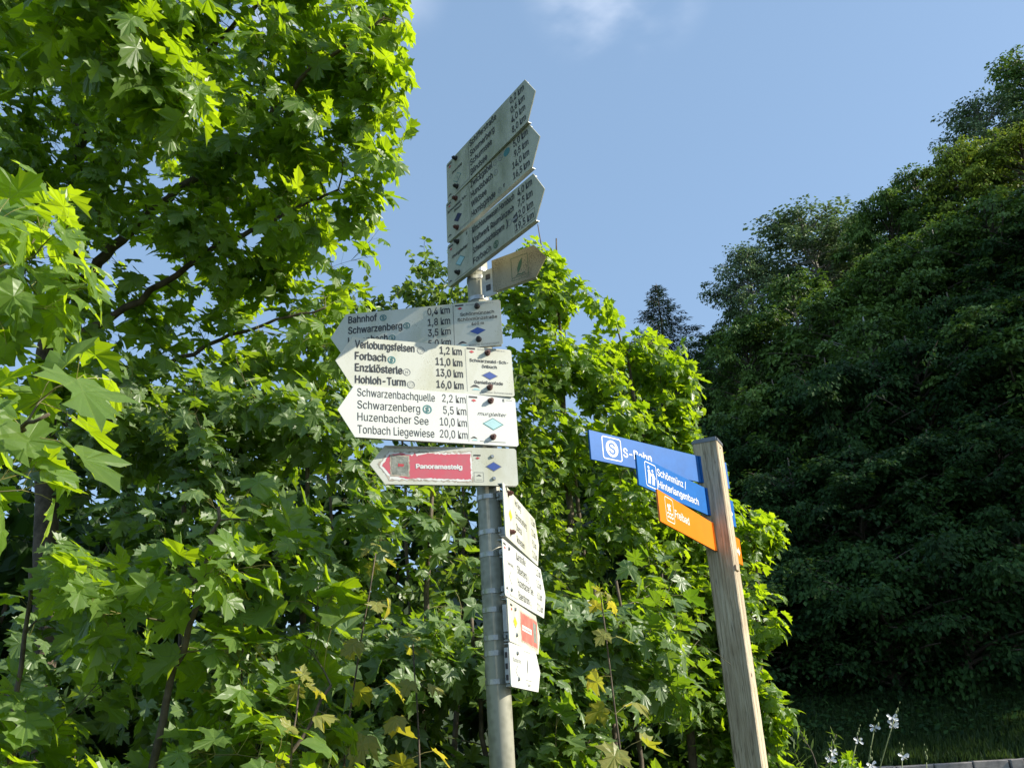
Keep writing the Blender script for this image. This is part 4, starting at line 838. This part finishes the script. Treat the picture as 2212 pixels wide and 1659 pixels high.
bm = bmesh.new(); box(bm, 0.120, 0.138, -0.050, -0.030, -0.0299, -0.0285); box(bm, 0.120, 0.138, -0.095, -0.072, -0.0299, -0.0285); bm_obj('bracket_slot', bm, M_RUBBER, e.parent)

# boards pointing left
def rows_left(e, names, dists, cap=0.0265, w=0.014):
    for r, n in enumerate(names):
        if n: write(e, n[0], 0.063, YR[r] + 0.001, cap, n[1], weight=w, name='destination_text')
    for r, n in enumerate(dists): write(e, n[0], 0.428, YR[r] - 0.001, cap, n[1], 'r', weight=w * 0.7, name='distance_text')
e, W, H = hiking_board('F1', 'white board pointing left reading Bahnhof 0,4 km', M_PLATE)
rows_left(e, (('Bahnhof', 0.104), ('Schwarzenberg', 0.194), ('Huzenbach', 0.142), None), (('0,4 km', 0.080), ('1,8 km', 0.080), ('3,5 km', 0.080), ('5,0 km', 0.080)))
s_logo(e, 0.189, 0.028, 0.0125); s_logo(e, 0.273, 0.068, 0.0125); s_logo(e, 0.220, 0.110, 0.0125)
write(e, 'Schönmünzach', 0.524, 0.051, 0.0115, 0.120, 'c', weight=0.01, name='place_name'); write(e, 'Schönmünzstraße', 0.524, 0.071, 0.0115, 0.140, 'c', weight=0.01, name='place_name'); write(e, '460 m', 0.524, 0.091, 0.011, 0.044, 'c', weight=0.01, name='place_name')
diamond(e, 0.523, 0.114, 0.066, 0.032, M_BLUEPRINT); club_mark(e, 0.447, 0.006); fine(e, 0.485, 0.585, 0.012, 0.006, 'Schwarzwaldverein e.V.'); eye_logo(e, 0.468, 0.160, 0.034); fine(e, 0.490, 0.595, 0.170, 0.007, 'Mittlerer Schwarzwald'); flat(e, 'dividing_line', [rect(0.439, 0.4405, 0.006, 0.170)], M_BLACK)
e, W, H = hiking_board('F2', 'white board pointing left reading Verlobungsfelsen 1,2 km, crossed by a shadow', M_PLATE, bolts='rust')
rows_left(e, (('Verlobungsfelsen', 0.200), ('Forbach', 0.103), ('Enzklösterle', 0.157), ('Hohloh-Turm', 0.167)), (('1,2 km', 0.078), ('11,0 km', 0.094), ('13,0 km', 0.093), ('16,0 km', 0.094)))
sun_logo(e, 0.284, 0.029, 0.013); s_logo(e, 0.184, 0.072, 0.0135); h_logo(e, 0.234, 0.112, 0.0125); sun_logo(e, 0.247, 0.156, 0.013)
write(e, 'Schwarzwald-Sch-', 0.524, 0.056, 0.0115, 0.140, 'c', weight=0.008, name='trail_name'); write(e, 'önbuch', 0.524, 0.076, 0.0115, 0.054, 'c', weight=0.008, name='trail_name'); write(e, 'Genießerpfade', 0.518, 0.136, 0.0115, 0.102, 'c', weight=0.008, name='trail_name')
diamond(e, 0.523, 0.104, 0.060, 0.032, M_BLUEPRINT, M_GREYPRINT); club_mark(e, 0.446, 0.004); fine(e, 0.485, 0.585, 0.010, 0.006, 'Schwarzwaldverein e.V.'); eye_logo(e, 0.468, 0.152, 0.036); fine(e, 0.490, 0.600, 0.168, 0.006, 'Mittlerer Schwarzwald'); flat(e, 'dividing_line', [rect(0.440, 0.441, 0.008, 0.166)], M_GREYPRINT)
e, W, H = hiking_board('F3', 'cleanest white board pointing left reading Schwarzenbachquelle 2,2 km', M_PLATE_CLEAN, bolts='rust')
rows_left(e, (('Schwarzenbachquelle', 0.258), ('Schwarzenberg', 0.206), ('Huzenbacher See', 0.233), ('Tonbach Liegewiese', 0.251)), (('2,2 km', 0.082), ('5,5 km', 0.080), ('10,0 km', 0.093), ('20,0 km', 0.095)), cap=0.027, w=0.0)
s_logo(e, 0.293, 0.066, 0.0155); write(e, 'murgleiter', 0.520, 0.073, 0.0125, 0.104, 'c', weight=0.0, shear=0.25, name='trail_name'); diamond(e, 0.521, 0.102, 0.076, 0.044, M_PALETEAL, M_TEAL); write(e, 'M', 0.521, 0.107, 0.010, None, 'c', M_TEAL, 0)
club_mark(e, 0.440, 0.007); write(e, 'E', 0.562, 0.018, 0.009, weight=0.02); fine(e, 0.574, 0.596, 0.014, 0.004, 'Naturpark'); eye_logo(e, 0.450, 0.158, 0.026); flat(e, 'rule', [rect(0.470, 0.562, 0.164, 0.1654)], M_BLACK); flat(e, 'dividing_line', [rect(0.4315, 0.4325, 0.006, 0.168)], M_GREYPRINT)
e, W, H = hiking_board('F4', 'shorter board with peeling pink film reading Panoramasteig', M_PLATE, bolts='flat', bolt_pos=((0.400, 0.029), (0.402, 0.104)))
rp = random.Random(4)
def ragged(pts, amp, step=0.006):
    out = []
    for i in range(len(pts)):
        (xa, ya), (xb, yb) = pts[i], pts[(i + 1) % len(pts)]; n = max(1, int(math.hypot(xb - xa, yb - ya) / step))
        for k in range(n):
            f = k / n; out.append((xa + (xb - xa) * f + rp.uniform(-amp, amp), ya + (yb - ya) * f + rp.uniform(-amp, amp)))
    return out
flat(e, 'peeled_edge', [ragged([(0.026, 0.064), (0.058, 0.020), (0.332, 0.014), (0.331, 0.118), (0.062, 0.116)], 0.003)], M_PEELED, 0.0004)
flat(e, 'base_film', [ragged([(0.030, 0.064), (0.060, 0.024), (0.330, 0.018), (0.329, 0.114), (0.064, 0.112)], 0.003)], M_WHITEPRINT, 0.0007)
flat(e, 'pink_film', [ragged([(0.040, 0.067), (0.062, 0.030), (0.100, 0.024), (0.135, 0.033), (0.142, 0.022), (0.150, 0.034), (0.180, 0.024), (0.250, 0.026), (0.326, 0.022), (0.325, 0.109), (0.20, 0.107), (0.115, 0.109), (0.066, 0.100)], 0.0018)], M_PINK, 0.001)
flat(e, 'sticker', [ragged([(0.064, 0.032), (0.126, 0.032), (0.126, 0.104), (0.064, 0.101)], 0.0016)], M_PEELED, 0.0013); flat(e, 'sticker', [ragged([(0.068, 0.036), (0.121, 0.037), (0.122, 0.099), (0.069, 0.096)], 0.0012)], M_STICKER, 0.0016); flat(e, 'sticker_print', [ragged([(0.090, 0.060), (0.108, 0.062), (0.106, 0.070), (0.088, 0.070)], 0.0008, 0.003)], M_REDPRINT, 0.0019)
write(e, 'Panoramasteig', 0.146, 0.075, 0.0145, 0.152, 'l', M_WHITEPRINT, 0.03, z=0.0015, name='trail_name')
diamond(e, 0.403, 0.064, 0.056, 0.034, M_BLUEPRINT, M_GREYPRINT); club_mark(e, 0.337, 0.024, 0.8); flat(e, 'wave_emblem_frame', frame(0.336, 0.368, 0.084, 0.116, 0.001), M_GREYPRINT); eye_logo(e, 0.352, 0.098, 0.018, False); fine(e, 0.343, 0.362, 0.110, 0.003, 'Naturpark')
flat(e, 'chipped_edge', [ragged([(0.055, 0.003), (0.26, 0.003), (0.30, 0.006), (0.20, 0.010), (0.056, 0.009)], 0.0012)], M_PEELED, 0.0003)

# boards pointing away
e, W, H = hiking_board('R1', 'bright white board edge-on, highest of four pointing away, with a yellow diamond', M_PLATE, bolts='rust')
rows_right(e, (('Am Berg', 0.105), ('Schwarzenberg', 0.196), ('Obertal', 0.095), ('Ruhestein', 0.130)), (('0,2 km', 0.08), ('2,0 km', 0.08), ('9,0 km', 0.08), ('12,0 km', 0.095)), cap=0.024, w=0.0)
diamond(e, 0.095, 0.088, 0.058, 0.042, M_YELLOWPRINT, M_GREYPRINT); 
e, W, H = hiking_board('R2', 'white board pointing away, second from the top of four, reading Huzenbacher See', M_PLATE_CLEAN, bolts='flat')
rows_right(e, (('Karstraße', 0.130), ('Silberberg', 0.136), ('Huzenbacher See', 0.224), ('Baiersbronn', 0.155)), (('1,2 km', 0.08), ('3,5 km', 0.08), ('6,0 km', 0.08), ('21,0 km', 0.095)), cap=0.026, w=0.0)
flat(e, 'dividing_line', [rect(0.1685, 0.1700, 0.02, 0.165)], M_GREYPRINT); write(e, 'Seensteig', 0.090, 0.072, 0.012, 0.076, 'c', weight=0.0, name='trail_name'); diamond(e, 0.092, 0.108, 0.060, 0.044, M_PLATE_CLEAN, M_GREYPRINT)
club_mark(e, 0.010, 0.010); eye_logo(e, 0.030, 0.155, 0.032); fine(e, 0.06, 0.16, 0.168, 0.007, 'Mittlerer Schwarzwald'); h_logo(e, 0.335, 0.074, 0.013); h_logo(e, 0.350, 0.158, 0.012)
e, W, H = hiking_board('R3', 'shorter white board pointing away with a faded red panel and yellow diamond', M_PLATE, bolts='flat', bolt_pos=((0.098, 0.022), (0.100, 0.100)))
flat(e, 'peeled_edge', [ragged([(0.172, 0.014), (0.448, 0.014), (0.430, 0.116), (0.168, 0.112)], 0.002)], M_PEELED, 0.0005)
flat(e, 'red_film', [ragged([(0.180, 0.020), (0.440, 0.020), (0.424, 0.110), (0.176, 0.106)], 0.0022)], M_REDFILM, 0.0009); flat(e, 'name_strip', [rect(0.190, 0.335, 0.058, 0.075)], M_WHITEPRINT, 0.0012); write(e, 'Panoramasteig', 0.195, 0.071, 0.009, 0.13, 'l', M_REDPRINT, 0.0, z=0.0015, name='trail_name')
flat(e, 'sticker', [ragged([(0.365, 0.028), (0.420, 0.030), (0.416, 0.096), (0.362, 0.094)], 0.002)], M_STICKER, 0.0013)
diamond(e, 0.094, 0.062, 0.058, 0.036, M_YELLOWPRINT, M_GREYPRINT); club_mark(e, 0.035, 0.012); 
e, W, H = hiking_board('R4', 'lowest and smallest white board pointing away with a framed feather', M_PLATE_CLEAN, bolts='flat', bolt_pos=((0.087, 0.025), (0.087, 0.100)), tip=0.045)
flat(e, 'picture_frame', frame(0.178, 0.252, 0.010, 0.098, 0.0014), M_GREYPRINT); flat(e, 'feather_emblem', [FEATH(0.212, 0.056, 0.75)], M_GREYPRINT, 0.0009); flat(e, 'dividing_line', [rect(0.1600, 0.1612, 0.005, 0.118)], M_GREYPRINT); write(e, '7 km', 0.185, 0.116, 0.011, 0.05, 'l', M_GREYPRINT, 0.0, name='distance_text')
write(e, 'Wanderung', 0.082, 0.052, 0.013, 0.10, 'c', M_GREYPRINT, 0.0, name='trail_name'); diamond(e, 0.088, 0.078, 0.060, 0.036, M_PLATE_CLEAN, M_GREYPRINT)
# slotted channel beside the lowest board
for k, ys in (('R3', (0.02, 0.10)), ('R4', (0.015, 0.115))):
    O, X, Y, W, H, u0, off = SPEC[k]; par = [o for o in COL.objects if o.name.startswith('arrow_sign') and (o.matrix_world.translation - Vector(O)).length < 0.01][0]
    bm = bmesh.new(); box(bm, -0.002, 0.034, -ys[1], -ys[0], -0.016, -0.0045); bm_obj('mounting_channel', bm, M_BRACKET, par)
    if k == 'R4':
        for y0 in (0.028, 0.060, 0.092): bm = bmesh.new(); box(bm, -0.0035, -0.0025, -y0 - 0.016, -y0, -0.014, -0.0065); bm_obj('channel_slot', bm, M_RUBBER, par)

# ------------------------------------------------------------------ wooden post with blue and orange boards
QX, QY = 1.303, 5.7690; QLX, QLY = 0.00712, 0.00139
TOPZ = 3.44
mw = Matrix.Translation((QX - 1.6 * QLX, QY - 1.6 * QLY, 0)) @ Vector((QLX, QLY, 1)).to_track_quat('Z', 'Y').to_matrix().to_4x4() @ Matrix.Rotation(R(-35.5) , 4, 'Z')
post = empty('wooden_post', matrix=mw); tag(post, 'square weathered wooden post with a grey metal cap', 'post')
hw = 0.084; ch = 0.007; g = 0.0035
rp = random.Random(8)
bm = bmesh.new(); rings = []
for k in range(61):
    z = -0.1 + (TOPZ + 0.1) * k / 60; cx = -0.012 + 0.010 * math.sin(z * 1.3) + 0.003 * math.sin(z * 7); d = 0.006 + 0.006 * abs(math.sin(z * 0.9 + 0.4))
    P_ = [(-hw + ch, -hw), (cx - g, -hw), (cx, -hw + d * 2.2), (cx + g, -hw), (hw - ch, -hw), (hw, -hw + ch), (hw, hw - ch), (hw - ch, hw), (-hw + ch, hw), (-hw, hw - ch), (-hw, -hw + ch)]
    rings.append([bm.verts.new((x + rp.uniform(-0.0006, 0.0006), y + rp.uniform(-0.0006, 0.0006), z)) for x, y in P_])
for a, b in zip(rings, rings[1:]):
    for j in range(len(a)): bm.faces.new((a[j], a[(j + 1) % len(a)], b[(j + 1) % len(a)], b[j]))
bm.faces.new(rings[-1]); bm.faces.new(list(reversed(rings[0]))); bm_obj('timber', bm, M_WOOD, post)
bm = bmesh.new(); cw = hw + 0.005; box(bm, -cw, cw, -cw, cw, TOPZ - 0.012, TOPZ + 0.028); bmesh.ops.bevel(bm, geom=list(bm.edges), offset=0.010, segments=2, affect='EDGES'); bm_obj('cap', bm, M_ZINCCAP, post)
for xx, yy, zz in ((0.0, -hw - 0.001, TOPZ - 0.035), (hw + 0.001, 0.02, TOPZ - 0.03)):
    bm = bmesh.new(); bmesh.ops.create_cone(bm, cap_ends=True, segments=10, radius1=0.006, radius2=0.006, depth=0.003, matrix=Matrix.Translation((xx, yy, zz)) @ (Matrix.Rotation(R(90), 4, 'X') if yy < -0.05 else Matrix.Rotation(R(90), 4, 'Y'))); bm_obj('nail', bm, M_RUBBER, post)
bm = bmesh.new(); box(bm, -hw + 0.004, -0.004, -hw - 0.012, -hw + 0.01, 2.565, 2.60); bmesh.ops.bevel(bm, geom=list(bm.edges), offset=0.003, segments=1, affect='EDGES'); bm_obj('spacer_block', bm, M_WOOD, post)
# knot and end grain marks
bm = bmesh.new(); bmesh.ops.create_uvsphere(bm, u_segments=12, v_segments=8, radius=0.016, matrix=Matrix.Translation((-0.035, -hw + 0.012, 1.93)) @ Matrix.Diagonal((0.9, 1, 1.5, 1))); bm_obj('knot', bm, plain('dark_knot', (0.10, 0.065, 0.035), 0.8, noise=0.5, nscale=60), post, smooth=True)

def round_frame(x0, x1, y0, y1, t, r=0.018, n=5):
    def loop(i):
        out = []
        for cx, cy, a0 in ((x1 - r, y0 + r, -90), (x1 - r, y1 - r, 0), (x0 + r, y1 - r, 90), (x0 + r, y0 + r, 180)):
            for k in range(n + 1):
                a = R(a0 + 90 * k / n); out.append((cx + (r - i) * math.cos(a), cy + (r - i) * math.sin(a)))
        return out
    A_, B_ = loop(0), loop(t); m = len(A_); return [[A_[i], A_[(i + 1) % m], B_[(i + 1) % m], B_[i]] for i in range(m)]
def finger_board(k, label, m, arrow_y):
    O, X, Y, W, H, u0, off = SPEC[k]; e = empty('finger_board', matrix=board_frame(k)); tag(e, label, 'sign', 'enamel finger boards on the wooden post')
    bm = bmesh.new(); prism(bm, [(0, -H), (W, -H), (W, 0), (0, 0)], -0.012, 0.0); bmesh.ops.bevel(bm, geom=list(bm.edges), offset=0.0012, segments=1, affect='EDGES'); board = bm_obj('board', bm, m, e)
    bm = bmesh.new(); box(bm, u0 - 0.118, u0 - 0.090, -H + 0.001, -0.001, 0.0005, 0.007); bm_obj('end_flange', bm, m, e)
    ax = W - 0.055; flat(board, 'direction_arrow', [[(ax - 0.055, arrow_y + 0.012), (ax - 0.018, arrow_y + 0.012), (ax - 0.018, arrow_y + 0.034), (ax + 0.022, arrow_y), (ax - 0.018, arrow_y - 0.034), (ax - 0.018, arrow_y - 0.012), (ax - 0.055, arrow_y - 0.012)]], M_WHITEPRINT, 0.0009)
    return board, W, H
e, W, H = finger_board('B1', 'uppermost blue finger board with a round S symbol reading S-Bahn', M_BLUE, 0.09)
flat(e, 'symbol_frame', round_frame(0.103, 0.272, 0.016, 0.164, 0.007), M_WHITEPRINT); flat(e, 'train_symbol', [disc(0.188, 0.090, 0.054)], M_WHITEPRINT); write(e, 'S', 0.188, 0.124, 0.070, 0.058, 'c', M_BLUE, 0.01, z=0.0012, name='train_symbol'); write(e, 'S-Bahn', 0.284, 0.126, 0.058, 0.262, 'l', M_WHITEPRINT, 0.012, name='destination_text')
e, W, H = finger_board('B2', 'lower blue finger board reading Schönmünz / Hinterlangenbach', M_BLUE, 0.10)
flat(e, 'symbol_frame', round_frame(0.092, 0.238, 0.016, 0.170, 0.006), M_WHITEPRINT)
flat(e, 'hikers_symbol', [disc(0.140, 0.048, 0.011, 12), disc(0.186, 0.062, 0.010, 12), [(0.126, 0.066), (0.154, 0.062), (0.160, 0.100), (0.150, 0.150), (0.140, 0.150), (0.140, 0.110), (0.132, 0.150), (0.120, 0.150), (0.130, 0.100)], [(0.154, 0.070), (0.176, 0.092), (0.172, 0.098), (0.152, 0.084)], [(0.176, 0.076), (0.200, 0.076), (0.208, 0.108), (0.200, 0.150), (0.190, 0.150), (0.190, 0.116), (0.182, 0.150), (0.170, 0.150), (0.178, 0.112)], [(0.200, 0.080), (0.218, 0.104), (0.212, 0.108), (0.198, 0.092)]], M_WHITEPRINT)
write(e, 'Schönmünz /', 0.248, 0.073, 0.044, 0.395, 'l', M_WHITEPRINT, 0.008, name='destination_text'); write(e, 'Hinterlangenbach', 0.246, 0.148, 0.044, 0.560, 'l', M_WHITEPRINT, 0.008, name='destination_text')
e, W, H = finger_board('B3', 'orange finger board below the blue ones reading Freibad', M_ORANGE, 0.10)
flat(e, 'symbol_frame', round_frame(0.104, 0.240, 0.014, 0.160, 0.005), M_WHITEPRINT)
wv = lambda y: [(0.122 + 0.1 * k / 12, y + 0.006 * math.sin(k * 1.57)) for k in range(13)] + [(0.222 - 0.1 * k / 12, y + 0.009 + 0.006 * math.sin((12 - k) * 1.57)) for k in range(13)]
flat(e, 'swimmer_symbol', [disc(0.150, 0.066, 0.012, 14), [(0.140, 0.092), (0.172, 0.050), (0.200, 0.056), (0.196, 0.064), (0.176, 0.062), (0.192, 0.092)], wv(0.104), wv(0.126)], M_WHITEPRINT)
write(e, 'Freibad', 0.254, 0.112, 0.046, 0.250, 'l', M_WHITEPRINT, 0.008, name='destination_text')

# ------------------------------------------------------------------ white-flowered wands and a fine weed, bottom right
def wand(seed, base, top, label, blooms=1):
    rng = np.random.default_rng(seed); base = np.array(base, float); top = np.array(top, float); e = empty('gaura_flower', tuple(base)); tag(e, label, 'flower', 'white-flowered wands at the bottom right')
    t = np.linspace(0, 1, 14)[:, None]; mid = (base + top) / 2 + np.array([-0.02, 0, 0.03]); Q = (1 - t) ** 2 * base + 2 * t * (1 - t) * mid + t * t * top - base
    obj('stem', mesh_np('stem', *tube_np(Q, np.linspace(0.0022, 0.0012, 14), 5), [M_STEM], smooth=True), e)
    d = (Q[-1] - Q[-3]); d /= np.linalg.norm(d)
    u = np.array([1.0, 0, 0])
    for k in range(5):   # buds up the tip
        c = Q[-1] + d * (0.006 + 0.008 * k) + rng.normal(0, 0.0025, 3); s = 0.0030 - 0.0004 * k; P_ = np.array([c - d * s * 1.6, c, c + d * s * 2]); obj('bud', mesh_np('bud', *tube_np(P_, np.array([0.4, 1, 0.2]) * s, 6), [M_STEM], smooth=True), e)
    for b in range(blooms):
        c = Q[-1] - d * 0.022 * b + rng.normal(0, 0.003, 3); fn = np.array([rng.normal(0, 0.3), -0.9, 0.25]); fn /= np.linalg.norm(fn); u = np.cross(fn, [0, 0, 1]); u /= np.linalg.norm(u); w = np.cross(u, fn)
        for k in range(4):
            a = (-35, 20, 160, 215)[k] + rng.normal(0, 12); dr = u * math.cos(R(a)) + w * math.sin(R(a)) + fn * 0.25; pr = np.cross(dr, fn); L = rng.uniform(0.011, 0.015)
            V = [c, c + dr * L * 0.45 + pr * L * 0.20, c + dr * L * 0.85 + pr * L * 0.26 + fn * 0.002, c + dr * L * 1.05, c + dr * L * 0.85 - pr * L * 0.26 + fn * 0.002, c + dr * L * 0.45 - pr * L * 0.20]
            obj('petal', mesh_np('petal', np.array(V), np.array([[0, 1, 2], [0, 2, 3], [0, 3, 4], [0, 4, 5]]), [M_PETAL]), e)
        st = []
        for k in range(6):
            q = c + fn * 0.010 + rng.normal(0, 0.005, 3) - w * 0.006; st.append(tube_np(np.array([c, (c + q) / 2, q]), 0.0004, 3))
        tag(obj('stamens', mesh_np('stamens', *join_np(st), [M_PETAL]), e), kind='stuff')
    for k in range(7):   # seed capsules down the stem
        q = Q[5 + k] + rng.normal(0, 0.001, 3); P_ = np.array([q, q + d * 0.004 + u * 0.002, q + d * 0.008 + u * 0.003]); obj('seed_capsule', mesh_np('seed_capsule', *tube_np(P_, np.array([0.6, 2.0, 0.4]) * 0.001, 5), [M_STEM]), e)
WANDS = (((0.881, 2.30, 1.603), (-0.40, 0.0, -0.88), 2, 'tallest white-flowered wand, leaning right'), ((0.849, 2.35, 1.591), (-0.30, 0, -0.93), 1, 'second tallest white-flowered wand, left of the tallest'),
         ((0.813, 2.40, 1.555), (-0.32, 0, -0.93), 1, 'white-flowered wand with a single open star flower, third in height'), ((0.746, 2.40, 1.535), (-0.18, 0, -0.98), 2, 'leftmost white-flowered wand nearest the weed'),
         ((0.800, 2.30, 1.505), (-0.25, 0, -0.95), 2, 'short white-flowered wand low in front of the others'), ((0.898, 2.35, 1.510), (-0.15, 0, -0.97), 2, 'short white-flowered wand just left of the stone wall blocks'),
         ((0.955, 2.35, 1.500), (-0.1, 0, -0.98), 0, 'rightmost wand, a bare bud tip at the bottom edge'))
for k, (top, dn, bl, lab) in enumerate(WANDS):
    top = np.array(top) + np.array([0, 0, 0.012]); base = top + np.array(dn) * 0.75; wand(200 + k, base, top, lab, bl)
    # lower stem down to the soil
    P = np.array([base, [base[0] * 0.8 + 0.12, base[1], 0.45], [0.6 + 0.03 * k, 2.4, -0.02]]); e = [o for o in COL.objects if o.name.startswith('gaura_flower')][-1]
    obj('lower_stem', mesh_np('lower_stem', *tube_np(P - base, np.array([0.0022, 0.003, 0.003]), 5), [M_STEM], smooth=True), e)
P = Plant(301)
P.limb([(0.70, 2.65, 0), (0.76, 2.62, 0.9), (0.765, 2.6, 1.45), (0.733, 2.6, 1.60)], 0.004, 0.0012, wob=0.004)
P.limb([(0.762, 2.6, 1.47), (0.80, 2.6, 1.53), (0.83, 2.6, 1.585)], 0.0014, 0.0007, wob=0.002)
P.limb([(0.76, 2.6, 1.40), (0.80, 2.6, 1.45), (0.825, 2.6, 1.50)], 0.0014, 0.0007, wob=0.002)
P.limb([(0.765, 2.6, 1.44), (0.72, 2.58, 1.50), (0.70, 2.57, 1.55)], 0.0014, 0.0007, wob=0.002)
for Q, rad in P.limbs:
    for q in Q[(len(Q) // 3 if len(Q) > 20 else 2):]:
        if q[2] < 1.2: continue
        for s in (0, 1): P.L.append((q, P.rng.normal(0, 1, 3) + np.array([0, -0.1, 0.1]), P.rng.uniform(0.018, 0.034)))
NARROW = []
for dr in (0.5, 1.2, -0.3):
    y = np.array([0, 0.35, 0.7, 1.0, 0.7, 0.35]); x = np.array([0, 0.09, 0.07, 0, -0.07, -0.09]); z = -0.5 * y * y * dr
    NARROW.append((np.stack([x, y, z], -1), np.array([[0, 3, 4], [0, 4, 5], [0, 2, 3], [0, 1, 2]]), np.zeros(4, int), np.zeros((6, 3))))
P.build('wiry_weed', 'wiry weed with curling narrow leaves right of the wooden post', 'plant', (0.70, 2.65, 0), leafmat=M_SMALL, variants=NARROW, nparts=120, limbname='stem')
print('done', len(bpy.data.objects))
